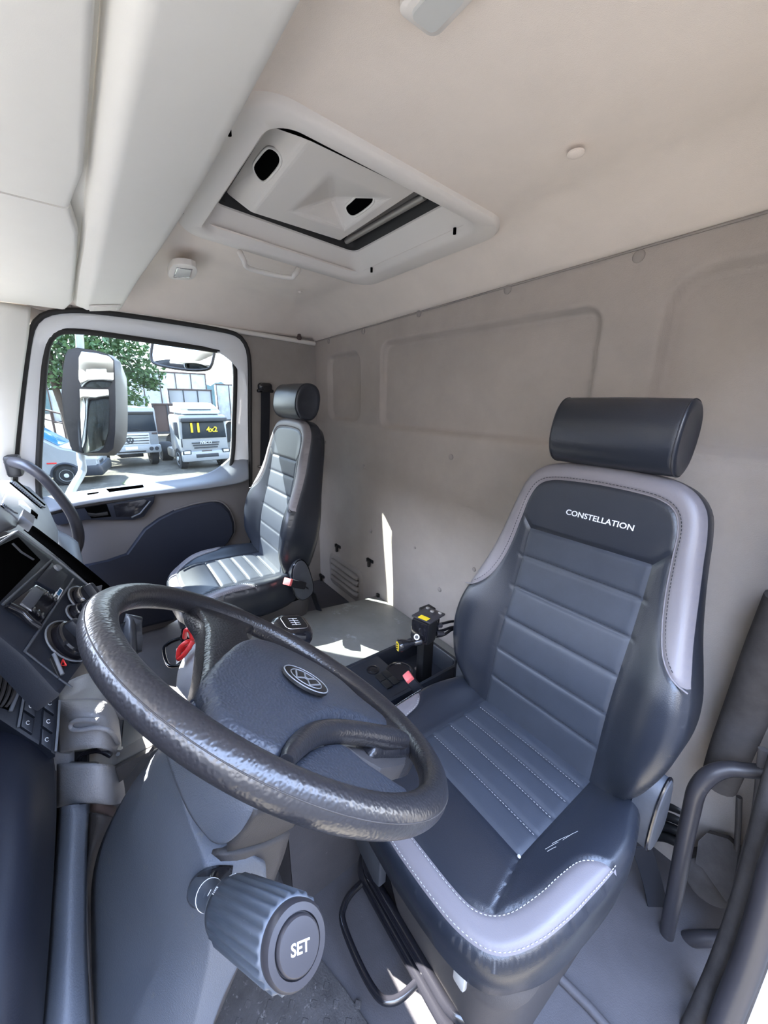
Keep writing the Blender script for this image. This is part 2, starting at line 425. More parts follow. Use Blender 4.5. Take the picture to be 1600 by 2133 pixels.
for (px, py) in ((705, 1138), (772, 1168), (672, 1200)):
    p = at(px, py, 1, BY + 0.013); bm = bmesh.new()
    boxm(bm, p, (0.05, 0.008, 0.018), bev=0.002); boxm(bm, p + [0.0, 0.012, -0.014], (0.014, 0.016, 0.040), bev=0.003); boxm(bm, p + [0.016, 0.010, 0.004], (0.010, 0.014, 0.022), bev=0.002)
    bmobj('hook', bm, 'black', wb)
# moulded louvre vent low in the corner
vp = [at(px, py, 1, BY) for px, py in ((688, 1152), (765, 1185), (755, 1262), (688, 1225))]
BV = BY + 0.009
vn = thing('wall_vent', 'moulded grey air vent with four louvres low on back wall behind passenger seat', 'vent', vp[3])
pf = []
c = sum(vp) / 4; vx0, vx1 = 1.60, 2.02; 
vx0, vx1 = at(757, 1220, 1, BV)[0], at(688, 1195, 1, BV)[0]; vz0, vz1 = at(742, 1252, 1, BV)[2], at(700, 1156, 1, BV)[2]
print('vent', vx0, vx1, vz0, vz1)
rings('vent_surround', [[(x, BV, z) for x, z in rrect(vx0, vx1, vz0, vz1, 0.05)], [(x, BV + 0.010, z) for x, z in rrect(vx0 + .012, vx1 - .012, vz0 + .012, vz1 - .012, 0.045)],
                     [(x, BV + 0.010, z) for x, z in rrect(vx0 + .035, vx1 - .035, vz0 + .03, vz1 - .03, 0.03)], [(x, BV + 0.001, z) for x, z in rrect(vx0 + .04, vx1 - .04, vz0 + .035, vz1 - .035, 0.03)]], 'wallvinyl', vn)
ph = (vz1 - vz0 - 0.07) / 4
for k in range(4):
    z = vz0 + 0.035 + ph * (k + .5)
    rings('louvre', [[(X, BV + 0.002 + dq * math.sin(a), z + ph * .44 * math.cos(a)) for a in np.linspace(0, math.pi, 9)] for X, dq in ((vx0 + .04, .016), (vx0 + .06, .026), (vx1 - .06, .026), (vx1 - .04, .016))], 'wallvinyl', vn, closed=False)
# ceiling with coves
nx, ny = 150, 110
gx, gy = np.meshgrid(np.linspace(-0.06, WX + 0.01, nx), np.linspace(BY - 0.012, 0.40, ny))
zz = zc(gy)
wallz = 1.583 + 0.044 * (WX - gx) / 2.017
t = np.clip((gy - BY) / 0.20, 0, 1); zz = wallz * (1 - np.sin(t * np.pi / 2)) + zz * np.sin(t * np.pi / 2)
t = np.clip((WX - gx) / 0.30, 0, 1); f = np.sin(t * np.pi / 2); zz = zz * f + np.minimum(zz, 1.600) * (1 - f)
V = np.stack([gx, gy, zz], -1).reshape(-1, 3); F = []
for i in range(ny - 1):
    for j in range(nx - 1):
        cx, cy = gx[i, j], gy[i, j]
        if 0.86 < cx < 1.43 and -0.93 < cy < -0.36: continue
        F.append((i * nx + j, i * nx + j + 1, (i + 1) * nx + j + 1, (i + 1) * nx + j))
ce = struct(pyd('ceiling', V, F, 'headliner', smooth=True, recalc=False))
struct(box('roof_panel', (1.12, -0.40, 1.93), (2.5, 1.7, 0.02), 'whitepaint', bev=0))
struct(box('roof_panel', (1.12, -1.30, 1.80), (2.5, 0.26, 0.28), 'whitepaint', bev=0))
for (px, py, s) in ((1200, 318, .016), (625, 607, .010)):
    p = at(px, py, 2, 1.722); lathe('button', [(s, 0.0), (s, -0.003), (s * .7, -0.006), (s * .2, -0.007)], p, (0, 0, 1), 'headliner', ce, seg=20)
# thin joint cord between headliner and back wall
V = [(x, BY + 0.003, 1.581 + 0.044 * (WX - x) / 2.017) for x in np.linspace(0.0, WX, 30)]
struct(tube('trim_1', V, 0.003, 'wallvinyl', seg=6))
# right (passenger) side wall behind the door and above it
struct(slab('wall_right', [at(x, y, 0, WX) for x, y in ((500, 1150), (500, 700), (560, 702), (656, 709))] + [(WX, BY, 0), (WX, at(500, 1150, 0, WX)[1], 0)], 0.03, 'wallvinyl', n=(-1, 0, 0), bev=0))
rail = [at(254, 650, 0, WX - 0.01), at(330, 663, 0, WX - 0.01), at(460, 684, 0, WX - 0.01), at(560, 700, 0, WX - 0.01), at(656, 716, 0, WX - 0.01)]
tube('trim_2', [rail[0] + (rail[0] - rail[1]) * 4] + rail, 0.012, 'hatch', seg=10)['kind'] = 'structure'
struct(box('wall_right_header', (WX + 0.02, -0.40, 1.585), (0.03, 1.60, 0.11), 'wallvinyl', bev=0.01))
for (px, py) in ((550, 702), (624, 716)):
    p = at(px, py, 0, WX); lathe('button', [(.013, -0.002), (.013, .003), (.006, .006)], p, (-1, 0, 0), 'wallvinyl', bpy.data.objects['wall_right'], seg=16)
p = at(623, 693, 0, WX - 0.02)
tag(lathe('coat_peg', [(.012, 0.02), (.010, 0.0), (.010, -.018), (.014, -.022), (.014, -.034), (.008, -.04)], p, (0, 0, 1), 'rust', seg=16), 'small brown coat peg hanging at the rear corner of the roof rail', 'hook')
# driver's side: sill, roof rail over the open doorway, pillar
struct(box('wall_left_header', (-0.05, -0.1, 1.72), (0.06, 2.2, 0.16), 'headliner', bev=0.01))
struct(box('wall_left_rear', (-0.04, -0.985, 1.25), (0.05, 0.35, 0.90), 'wallvinyl', bev=0.01))
# front bulkhead under the windshield, footwell front
struct(box('wall_front', (1.13, 0.62, 0.42), (2.5, 0.04, 0.90), 'dash', bev=0))
struct(box('wall_front_header', (1.13, 0.44, 1.565), (2.5, 0.06, 0.31), 'pillar', bev=0.01))
struct(box('wall_left_lower', (-0.05, -1.07, 0.45), (0.05, 0.17, 0.72), 'wallvinyl', bev=0.01))
struct(box('wall_left_front', (-0.06, 0.50, 0.9), (0.08, 0.16, 1.8), 'pillar', bev=0.02))
# A pillar trim on the passenger side (cream)
rowsA = []
for (xa, xb, y) in ((-60, 64, 640), (-60, 62, 690), (-60, 50, 760), (-60, 40, 850), (-60, 32, 930), (-60, 26, 1000), (-60, 22, 1060)):
    r_ = []
    for k, q in enumerate(np.linspace(0, 1, 5)):
        px = xb + (xa - xb) * q; r_.append(at(px, y + (-22 * q), 0, WX - 0.05 - 0.05 * math.sin(q * 2.2)))
    rowsA.append(r_)
struct(patch('trim_3', rowsA, 'pillar', thick=0.05))
rowsB = [[at(px, y + dy, 0, WX - 0.02) for px, dy in ((-60, -50), (20, -28), (64, 0), (90, 8), (150, 10))] for y in (590, 615, 640)]
struct(patch('trim_4', rowsB, 'wallfab', thick=0.02))

# ------------------------------------------------------------------ passenger door
door = thing('passenger_door', 'closed passenger door with white window frame and dark grey inner panel', 'door', (WX, -0.2, 0.1))
DX = WX
outer = [(30, 1100), (30, 1040), (33, 960), (40, 880), (50, 790), (62, 705), (74, 672), (96, 655), (130, 648), (180, 648), (260, 657), (360, 671), (455, 687), (492, 697), (510, 716), (518, 745), (520, 800), (520, 880), (521, 960), (521, 1060), (522, 1170)]
inner = [(84, 1100), (82, 1040), (80, 980), (84, 900), (90, 800), (97, 730), (108, 703), (124, 692), (145, 690), (190, 693), (270, 704), (360, 717), (440, 729), (470, 734), (484, 744), (489, 765), (489, 820), (487, 880), (485, 940), (478, 985), (470, 1040)]
O3 = resample(catmull([at(x, y, 0, DX - 0.010) for x, y in outer], 4), 90, False); I3 = resample(catmull([at(x, y, 0, DX + 0.005) for x, y in inner], 4), 90, False)
mid1 = O3 * 0.8 + I3 * 0.2 + [-0.012, 0, 0]; mid2 = O3 * 0.25 + I3 * 0.75 + [-0.010, 0, 0]
rings('window_frame', [list(O3 + [0.03, 0, 0]), list(O3), list(mid1), list(mid2), list(I3), list(I3 + [0.05, 0, 0])], 'whitepaint', door, closed=False)
tube('door_seal', O3 + [-0.008, 0, 0], 0.011, 'seal', door, seg=10)
tube('glass_seal', I3 + [-0.004, 0, 0], 0.0125, 'seal', door, seg=10)
tube('outer_glass_seal', resample(catmull([at(x, y, 0, DX + 0.035) for x, y in inner], 4), 60, False) * 1.0, 0.010, 'black', door, seg=8)
gp = [at(x, y, 0, DX + 0.022) for x, y in inner]
slab('window_pane', gp, 0.004, 'pane', door, bev=0, n=(-1, 0, 0), smooth=False)
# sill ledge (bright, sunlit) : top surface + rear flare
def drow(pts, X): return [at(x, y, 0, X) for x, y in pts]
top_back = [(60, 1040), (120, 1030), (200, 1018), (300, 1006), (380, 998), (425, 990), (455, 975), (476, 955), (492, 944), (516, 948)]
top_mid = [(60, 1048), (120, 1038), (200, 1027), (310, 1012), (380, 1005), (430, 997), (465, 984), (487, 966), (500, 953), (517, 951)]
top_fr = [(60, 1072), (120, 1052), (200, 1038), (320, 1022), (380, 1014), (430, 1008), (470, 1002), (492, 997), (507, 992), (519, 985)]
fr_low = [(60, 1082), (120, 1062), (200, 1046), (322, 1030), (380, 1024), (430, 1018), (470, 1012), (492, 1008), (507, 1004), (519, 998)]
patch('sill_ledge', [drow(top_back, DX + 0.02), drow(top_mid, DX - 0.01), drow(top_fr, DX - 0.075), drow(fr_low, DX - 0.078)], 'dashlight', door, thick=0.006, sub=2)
for q in (((222, 1021), (298, 1012), (300, 1017), (228, 1027)), ((182, 1030), (206, 1027), (206, 1029), (183, 1033))):
    slab('sill_slot', [at(x, y, 0, DX - 0.055) + np.array([0, 0, 0.006]) for x, y in q], 0.01, 'void', door, bev=0, smooth=False)
# upper grey panel
gpoly = [(95, 1068), (160, 1052), (240, 1042), (321, 1030), (430, 1018), (519, 998), (521, 1060), (522, 1180), (480, 1230), (300, 1330), (160, 1330), (120, 1240), (100, 1150)]
slab('door_panel', [at(x, y, 0, DX - 0.045) for x, y in gpoly], 0.05, 'doorgrey', door, bev=0.004, n=(-1, 0, 0))
# dark lower insert, raised
ip = [(176, 1176), (222, 1166), (262, 1152), (284, 1122), (300, 1100), (330, 1078), (362, 1062), (400, 1050), (440, 1043), (462, 1046), (478, 1062), (487, 1085), (488, 1106), (478, 1124), (455, 1150), (430, 1180), (360, 1290), (200, 1330), (150, 1330), (165, 1220)]
I0 = [at(x, y, 0, DX - 0.046) for x, y in ip]
cI = np.mean(I0, axis=0)
R_ = [[p for p in I0], [p * 1.0 + [-0.020, 0, 0] for p in [cI + (q - cI) * 0.985 for q in I0]], [cI + (q - cI) * 0.95 + np.array([-0.028, 0, 0]) for q in I0]]
rings('lower_insert', R_, 'doordark', door, cap1=True, auto=25)
tube('insert_lip', [p + [-0.006, 0, 0] for p in catmull([at(x, y, 0, DX - 0.05) for x, y in ip[6:16]], 4)], 0.006, 'doorgrey', door, seg=8)
# dark handle bezel
hb = [(100, 1075), (150, 1062), (322, 1034), (321, 1046), (300, 1076), (278, 1083), (180, 1083), (120, 1095)]
bz = slab('handle_bezel', [at(x, y, 0, DX - 0.065) for x, y in hb], 0.022, 'doordark', door, bev=0.004, n=(-1, 0, 0))
slab('handle_recess', [at(x, y, 0, DX - 0.066) for x, y in ((176, 1058), (222, 1050), (232, 1076), (190, 1080))], 0.004, 'void', bz, bev=0, n=(-1, 0, 0))
slab('inner_handle', [at(x, y, 0, DX - 0.075) for x, y in ((182, 1068), (200, 1070), (224, 1066), (226, 1073), (196, 1077), (184, 1074))], 0.01, 'black', bz, bev=0.002, n=(-1, 0, 0))
slab('grip_recess', [at(x, y, 0, DX - 0.067) for x, y in ((236, 1052), (300, 1040), (312, 1044), (292, 1068), (276, 1076), (242, 1077))], 0.004, 'blackgloss', bz, bev=0.001, n=(-1, 0, 0))
tube('grip_edge', [at(x, y, 0, DX - 0.070) for x, y in ((274, 1078), (292, 1070), (314, 1044))], 0.005, 'dashblue', bz, seg=8)

# ------------------------------------------------------------------ passenger belt
bl = thing('passenger_seat_belt', 'black seat belt webbing hanging from guide on pillar behind passenger door', 'seat belt', at(552, 960, 0, WX - 0.03))
bt = [at(x, y, 0, WX - 0.04) for x, y in ((553, 815), (553, 860), (552, 910), (551, 962), (550, 1010), (548, 1100), (546, 1180))]
ribbon('webbing', bt, (0, 0.052, 0), 0.002, 'belt', bl)
p = at(552, 806, 0, WX - 0.03)
bm = bmesh.new(); boxm(bm, p, (0.04, 0.082, 0.045), bev=0.018, seg=4); boxm(bm, p + [0, 0, -0.022], (0.03, 0.095, 0.02), bev=0.008)
bmobj('guide', bm, 'blackgloss', bl)
p = at(553, 972, 0, WX - 0.06)
tube('tongue_bar', [p + [0, 0.045, 0.006], p + [0, 0.02, 0], p + [0, -0.05, 0]], 0.007, 'chrome', bl, seg=10)
box('tongue', p + np.array([0, 0.0, -0.03]), (0.006, 0.024, 0.045), 'chrome', bl, bev=0.002)

# ------------------------------------------------------------------ overhead console
oc = thing('overhead_console', 'pale grey storage console running across the cab above the windshield', 'console', (1.1, 0, 1.62))
XE = 2.16
TPX = [(700, -150), (640, -45), (615, 0), (509, 205), (429, 360), (345, 497), (297, 565), (256, 632), (246, 650)]
RPX = [(340, -150), (322, -45), (313, 0), (284, 134), (252, 292), (232, 398), (211, 508), (195, 589), (186, 625), (180, 650)]
GPX = [(238, -150), (226, -45), (221, 0), (195, 264), (179, 427), (160, 589), (154, 640), (150, 660)]
def ysol(PX, X, Z):
    """Y of the edge at lateral position X and height Z, from where the edge shows"""
    PX = catmull([np.array(p, float) for p in PX], 10); best = None
    for p in PX:
        q = at(p[0], p[1], 2, Z); d = abs(q[0] - X)
        if best is None or d < best[0]: best = (d, q[1])
    return best[1]
def zt_(X): return 1.665 - 0.060 * float(sstep(1.2, 2.2, X))
def zr_(X): return 1.622 - 0.035 * float(sstep(1.2, 2.2, X))
Xs = [-0.06, 0.2, 0.45, 0.7, 0.95, 1.2, 1.45, 1.7, 1.85, 2.0, 2.1, XE]
Rg = []; ex = {}
yt0, yr0, yg0 = ysol(TPX, .5, zt_(.5)), ysol(RPX, .5, zr_(.5)), ysol(GPX, .5, zr_(.5) + .012)
for X in Xs:
    Xc = max(X, .5)
    yt, yr, yg = ysol(TPX, Xc, zt_(X)), ysol(RPX, Xc, zr_(X)), ysol(GPX, Xc, zr_(X) + .012); zt, zr = zt_(X), zr_(X); ex[X] = (yt, yr, yg, zt, zr)
    sec = [(yt - 0.030, zt + 0.16), (yt - 0.022, zt + 0.03), (yt - .010, zt + 0.010), (yt, zt), (yt + 0.012, zt - 0.003), (yr - 0.012, zr + 0.002), (yr, zr), (yr + 0.008, zr + 0.004), (yg - 0.006, zr + 0.012), (yg, zr + 0.030), (yg + 0.01, zr + 0.032), (yg + 0.42, zr + 0.05), (yg + 0.42, zt + 0.16)]
    Rg.append([(X, a, b) for a, b in sec])
print('console', ex)
rings('console_body', Rg, 'console', oc, cap0=True, cap1=True, auto=50)
zd = 1.622
xs = at(172, 440, 2, zd)[0]; print('split', xs)
def dpanel(nm, x0, x1, n=8):
    R = []; W_ = np.linspace(x0, x1, n)
    outer = []
    for X in W_:
        Xc = max(X, .5); yg = ysol(GPX, Xc, zr_(X) + .012) + 0.010; z = zr_(X) - 0.002
        cor = 0.018 if X in (W_[0], W_[-1]) else 0.0
        R.append([(X, yg + cor, z + 0.030), (X, yg + cor, z + 0.008), (X, yg + cor + 0.004, z + 0.002), (X, yg + cor + 0.012, z), (X, yg + 0.42, z + 0.006), (X, yg + 0.42, z + .03)])
    rings(nm, R, 'console', oc, cap0=True, cap1=True, auto=50)
dpanel('storage_door', -0.05, xs - 0.005); dpanel('storage_door', xs + 0.005, XE + 0.04)
yt, yr, yg, zt, zr = ex[2.1]
dir_ = unit(np.array([0, yr - yt, zr - zt])); nrm = unit(np.cross(dir_, X3)); nrm = nrm if nrm[2] < 0 else -nrm
Lh = np.hypot(yr - yt, zr - zt)
Mx = frame(np.array([2.10, (yt + yr) / 2, (zt + zr) / 2]) + nrm * 0.001, X3, dir_, nrm)
gr = box('end_grille', (0, 0, 0.002), (0.11, Lh * 0.92, 0.006), 'hatch', oc, mtx=Mx, bev=0.002)
for k in range(11):
    box('grille_rib', (-0.040 + k * 0.008, 0, 0.0055), (0.003, Lh * 0.70, 0.002), 'console', gr, mtx=Mx, bev=0)
sv = thing('sun_visor_clip', 'small pale hook of the sun visor beside the front pillar', 'clip', at(8, 590, 2, zd))
bm = bmesh.new(); P = at(10, 590, 2, zd - 0.01); boxm(bm, P, (0.10, 0.03, 0.02), bev=0.006); boxm(bm, P + [0.03, 0.02, -0.01], (0.03, 0.05, 0.02), bev=0.006)
bmobj('clip_body', bm, 'console', sv)

# ------------------------------------------------------------------ roof hatch
ht = thing('roof_hatch', 'pale plastic roof hatch frame in the ceiling, lid tilted open a gap', 'roof hatch', (1.15, -0.66, 1.73))
def hz(y, d): return zc(y) + d
def hring(ins, d, r): return [(x, y, hz(y, d)) for x, y in rrect(0.795 + ins, 1.530 - ins, -1.015 + ins, -0.285 - ins, max(r - ins * 0.5, 0.02), 10)]
def hring2(x0, x1, y0, y1, d, r): return [(x, y, hz(y, d)) for x, y in rrect(x0, x1, y0, y1, r, 10)]
OP = (0.86, 1.425, -0.90, -0.38)
cs = [at(x, y, 2, 1.775) for x, y in ((447, 436), (710, 513), (892, 412))]
print('open corners', cs)
rings('hatch_frame', [hring(0, 0.004, 0.09), hring(0.002, -0.010, 0.09), hring(0.010, -0.017, 0.085), hring2(0.835, 1.475, -0.945, -0.345, -0.019, 0.06), hring2(0.845, 1.462, -0.93, -0.352, -0.012, 0.055),
                   hring2(0.875, 1.405, -0.875, -0.38, 0.045, 0.03), hring2(0.875, 1.405, -0.875, -0.38, 0.16, 0.03)], 'hatch', ht)
rings('well_seal', [hring2(0.872, 1.408, -0.878, -0.377, 0.048, 0.03), hring2(0.882, 1.398, -0.868, -0.387, 0.056, 0.03), hring2(0.888, 1.392, -0.862, -0.393, 0.085, 0.03)], 'seal', ht)
box('well_top', (1.14, -0.63, 1.905), (0.60, 0.56, 0.01), 'black', ht, bev=0)
tube('well_rod', [at(722, 502, 2, 1.80), at(885, 408, 2, 1.80)], 0.010, 'steel', ht, seg=12)
for (px, py) in ((477, 277), (378, 441), (947, 485), (774, 565)):
    p = at(px, py, 2, 1.712); lathe('screw_hole', [(.0045, .012), (.0045, -.0035), (.0028, -.0035), (.0025, .004)], p, (0, 0, 1), 'void', ht, seg=16)
# lid inside the opening
ZL = 1.785
def L(x, y, z=ZL): return at(x, y, 2, z)
a, b, c, d = L(640, 290), L(866, 400), L(708, 503), L(521, 444)
e_, f_ = at(560, 262, 2, 1.84), at(470, 404, 2, 1.84)
a2, b2 = L(560, 250), L(880, 385)
pk = [L(690, 362), L(810, 413), L(718, 480), L(607, 439)]; ap = at(692, 410, 2, ZL + 0.07); 
V = [a, b, c, d, *pk, ap, e_, f_] + [np.array(q) + [0, 0, 0.06] for q in (b, c, d)] + [e_ + [0, 0, 0.03], f_ + [0, 0, 0.03]]
F = [(0, 1, 5, 4), (1, 2, 6, 5), (2, 3, 7, 6), (3, 0, 4, 7), (4, 5, 8), (5, 6, 8), (6, 7, 8), (7, 4, 8), (0, 3, 10, 9), (1, 2, 12, 11), (2, 3, 13, 12), (3, 10, 15, 13)]
lid = pyd('lid', V, F, 'hatch', ht, smooth=False)
md = lid.modifiers.new('edge', 'BEVEL'); md.width = 0.010; md.segments = 3; md.limit_method = 'ANGLE'; md.angle_limit = 0.15
def holeplate(nm, pts, P0, n, lift):
    P = [onplane(x, y, P0, n) for x, y in pts]; n = unit(n); n = n if n @ (CAM - P0) > 0 else -n
    P = catmull(P, 5, True)
    slab(nm, [p + n * lift for p in P], 0.002, 'void', lid, bev=0, n=n, smooth=False)
    tube(nm + '_rim', [p + n * (lift - 0.001) for p in P], 0.0035, 'console', lid, seg=8, closed=True)
n1 = unit(np.cross(d - a, e_ - a)); holeplate('grip_hole', [(560, 306), (580, 316), (586, 338), (570, 362), (552, 378), (538, 368), (529, 346), (540, 326)], a, n1, 0.003)
n2 = unit(np.cross(pk[2] - pk[1], ap - pk[1])); holeplate('grip_hole', [(757, 397), (773, 400), (780, 416), (770, 430), (742, 449), (728, 446), (721, 430), (732, 418)], pk[1], n2, 0.003)
# grab handle on the ceiling
hd = thing('ceiling_grab_handle', 'grey plastic grab handle fixed to the ceiling beside the roof hatch', 'handle', at(560, 560, 2, 1.72))
P = [at(x, y, 2, z) for x, y, z in ((500, 526, 1.735), (508, 542, 1.705), (522, 560, 1.695), (600, 578, 1.690), (614, 572, 1.70), (622, 560, 1.725))]
tube('grip', P, [.010, .009, .0085, .0085, .009, .011], 'hatch', hd, smoothn=5, seg=12)
# ceiling lamp
cl = thing('ceiling_lamp', 'small rectangular reading lamp with chrome rim in the ceiling', 'lamp', at(382, 568, 2, 1.70))
lc = at(382, 568, 2, 1.705)
q = [at(x, y, 2, 1.705) for x, y in ((362, 552), (408, 557), (402, 582), (353, 580))]
slab('lamp_housing', catmull(q, 4, True), 0.02, 'hatch', cl, bev=0.004, n=(0, 0, -1))
slab('lens', [lc + (p - lc) * 0.62 + [0, 0, -0.002] for p in q], 0.004, 'lamp', cl, bev=0.001, n=(0, 0, -1))
tube('rim', [lc + (p - lc) * 0.68 + [0, 0, -0.001] for p in q], 0.003, 'chrome', cl, seg=8, closed=True)
# piece of the driver-side lamp at the top frame edge
dl = thing('driver_ceiling_lamp', 'pale rounded lamp housing at the top of the ceiling above driver seat', 'lamp', at(915, -5, 2, 1.74))
p0 = at(914, -22, 2, 1.742)
rings('lamp_housing', [[(p0[0] + a * (1 - 0), p0[1] + b, 1.75) for a, b in rrect(-.045, .045, -.035, .035, .015)], [(p0[0] + a * .97, p0[1] + b * .97, 1.732) for a, b in rrect(-.045, .045, -.035, .035, .015)],
                    [(p0[0] + a * .85, p0[1] + b * .85, 1.728) for a, b in rrect(-.045, .045, -.035, .035, .015)]], 'hatch', dl, cap1=True)
rings('lens', [[(p0[0] + a * .7, p0[1] + b * .6, 1.728) for a, b in rrect(-.045, .045, -.035, .035, .015)], [(p0[0] + a * .68, p0[1] + b * .57, 1.724) for a, b in rrect(-.045, .045, -.035, .035, .015)]], 'lamp', dl, cap1=True)

exec_parts = []
# ================================================================== SEATS
def make_seat(name, label, with_text, group):
    S = thing(name, label, 'seat', (0, 0, 0), group=None)
    # ---- cushion (local: x right, y forward, z up; y=0 back junction)
    half = [(0.15, -0.10), (0.20, -0.085), (0.235, -0.02), (0.255, 0.04), (0.268, 0.10), (0.270, 0.16), (0.266, 0.23), (0.258, 0.30), (0.240, 0.36), (0.205, 0.412), (0.150, 0.438), (0.08, 0.447), (0.0, 0.45)]
    hs = catmull([np.array(p) for p in half], 5)
    outl = [(x, y) for x, y in hs] + [(-x, y) for x, y in hs[::-1][1:]]
    gi = catmull([np.array(p) for p in [(0.267, 0.165), (0.240, 0.178), (0.220, 0.205), (0.211, 0.25), (0.203, 0.30), (0.185, 0.35), (0.155, 0.382), (0.11, 0.396), (0.0, 0.402)]], 5)
    gin = [(x, y) for x, y in gi] + [(-x, y) for x, y in gi[::-1][1:]]
    ins = [(-0.147, -0.12), (-0.147, 0.272), (0.147, 0.272), (0.147, -0.12)]
    outs = [(x * 0.968, 0.165 + (y - 0.165) * 0.962) for x, y in hs if y >= 0.158]
    outs = outs + [(-x, y) for x, y in outs[::-1][1:]]
    seams = [gin, outs, ins[0:2], ins[1:3], ins[2:4], [(-0.147, 0.272), (-0.166, 0.365)], [(0.147, 0.272), (0.166, 0.365)]]
    for yy in (0.215, 0.158, 0.102, 0.045): seams.append([(-0.147, yy), (0.147, yy)])
    greypoly = gin + outs[::-1]
    inspoly = ins
    def hc(x, y):
        ax = np.abs(x)
        h = 0.445 + 0.028 * sstep(0.14, 0.235, ax) * (1 - sstep(0.24, 0.42, y)) + 0.004 * np.cos(x * 9)
        h = h - 0.030 * sstep(0.30, 0.46, y) + 0.006 * sstep(-0.1, 0.25, y)
        h = h + 0.0015 * (1 - sstep(0.10, 0.15, ax)) * np.abs(np.sin((y - 0.045) * np.pi / 0.0567)) ** 0.6 * (y < 0.272)
        return h
    to3 = lambda x, y, h: np.stack([x, y, h], 1)
    _, E, Hh = panelled(outl, seams, [('cushion_insert', 'fabric', inspoly, 'ribbed dark fabric centre panel'), ('cushion_front_band', 'greyleather', greypoly, 'grey leather band'), ('cushion', 'leather', None, None)],
                        hc, to3, 0.0044, S, gw=0.0048, gd=0.0035, roll=0.026)
    # skirt: side of the cushion
    cen = np.array([0, 0.17])
    def ring(sc_, dz, base=None):
        P = cen + (E - cen) * sc_; return [(p[0], p[1], (hh if base is None else base) + dz) for p, hh in zip(P, Hh)]
    rings('cushion_side', [ring(0.992, 0.0), ring(0.999, -0.005), ring(1.004, -0.02), ring(1.004, -0.05), ring(0.985, 0, 0.345), ring(0.95, 0, 0.325), ring(0.90, 0, 0.318)], 'leather', S, cap1=True, auto=60)
    # stitching along grey band
    gl3 = [(x, y, float(hc(np.array(x), np.array(y))) + 0.0005) for x, y in [(p[0] * 1.0, p[1] + 0.005) for p in gin[6:-6]]]
    dashes('band_stitching', gl3, 0.0045, 0.003, 0.0007, 'stitch', S)
    ob = [(p[0] * .995, p[1] - 0.003, float(hc(np.array(p[0]), np.array(p[1]))) - 0.004) for p in outs]
    dashes('edge_stitching', ob, 0.0045, 0.003, 0.0007, 'stitch', S)
    for yy in (0.215, 0.158, 0.102, 0.045):
        xs = np.linspace(-0.14, 0.14, 12)
        dashes('rib_stitching', [(x, yy + 0.003, float(hc(np.array(x), np.array(yy))) - 0.0015) for x in xs], 0.004, 0.003, 0.0005, 'stitch', S)
    # ---- backrest
    th = math.radians(11.5); n = np.array([0, math.cos(th), math.sin(th)]); up = np.array([0, -math.sin(th), math.cos(th)]); P0 = np.array([0, 0.005, 0.44])
    half = [(0.165, -0.03), (0.195, -0.01), (0.228, 0.04), (0.252, 0.10), (0.268, 0.16), (0.274, 0.215), (0.270, 0.27), (0.257, 0.325), (0.240, 0.39), (0.226, 0.46), (0.214, 0.53), (0.204, 0.59), (0.190, 0.635), (0.160, 0.668), (0.115, 0.684), (0.06, 0.690), (0.0, 0.692)]
    hs2 = catmull([np.array(p) for p in half], 5)
    outb = [(x, y) for x, y in hs2] + [(-x, y) for x, y in hs2[::-1][1:]]
    gy = catmull([np.array(p) for p in [(0.262, 0.312), (0.235, 0.322), (0.208, 0.352), (0.190, 0.40), (0.178, 0.46), (0.170, 0.53), (0.164, 0.585), (0.148, 0.622), (0.115, 0.640), (0.06, 0.646), (0.0, 0.648)]], 5)
    gyn = [(x, y) for x, y in gy] + [(-x, y) for x, y in gy[::-1][1:]]
    yoke = [(0.1705, 0.545), (0.140, 0.508), (-0.140, 0.508), (-0.1705, 0.545)]
    cenp = [(-0.145, -0.05), (-0.140, 0.508), (0.140, 0.508), (0.145, -0.05)]
    seams = [gyn, yoke, cenp[:2], cenp[2:]]
    ch = (0.433, 0.348, 0.262, 0.172, 0.088)
    for yy in ch: seams.append([(-0.145, yy), (0.145, yy)])
    greyp = gyn + [(-0.5, 0.312), (-0.5, 0.8), (0.5, 0.8), (0.5, 0.312)]
    yokep = yoke + [tuple(p) for p in gyn if p[1] > 0.546][::-1]
    # build the yoke polygon robustly: from right yoke corner up and round to left
    arc = [p for p in gyn if p[1] >= 0.546]
    yokep = [(0.1705, 0.545)] + arc + [(-0.1705, 0.545), (-0.140, 0.508), (0.140, 0.508)]
    def hb_(x, s):
        ax = np.abs(x)
        b = 0.050 * sstep(0.135, 0.235, ax) * sstep(-0.05, 0.12, s) * (1 - sstep(0.26, 0.52, s))
        b = b + 0.012 * sstep(0.12, 0.19, ax) * sstep(0.3, 0.5, s) * (1 - sstep(0.5, 0.65, s))
        lum = 0.018 * np.exp(-((s - 0.20) / 0.14) ** 2) + 0.0
        return b + lum + 0.0015 * (ax < 0.142) * (s < 0.508) * np.abs(np.sin((s - 0.088) * np.pi / 0.0865)) ** 0.6 + 0.01
    to3b = lambda x, s, h: P0[None] + x[:, None] * X3[None] + s[:, None] * up[None] + h[:, None] * n[None]
    _, E2, H2 = panelled(outb, seams, [('backrest_yoke', 'leather', yokep, None), ('backrest_insert', 'fabric', cenp, 'ribbed dark centre panel'), ('backrest_border', 'greyleather', greyp, 'grey leather border'), ('backrest', 'leather', None, None)],
                         hb_, to3b, 0.0044, S, gw=0.0048, gd=0.0035, roll=0.026)
    cen2 = np.array([0, 0.33])
    def ring2(sc_, dh, base=None):
        P = cen2 + (E2 - cen2) * sc_; hh = H2 if base is None else np.full(len(P), base)
        return [P0 + p[0] * X3 + p[1] * up + (q + dh) * n for p, q in zip(P, hh)]
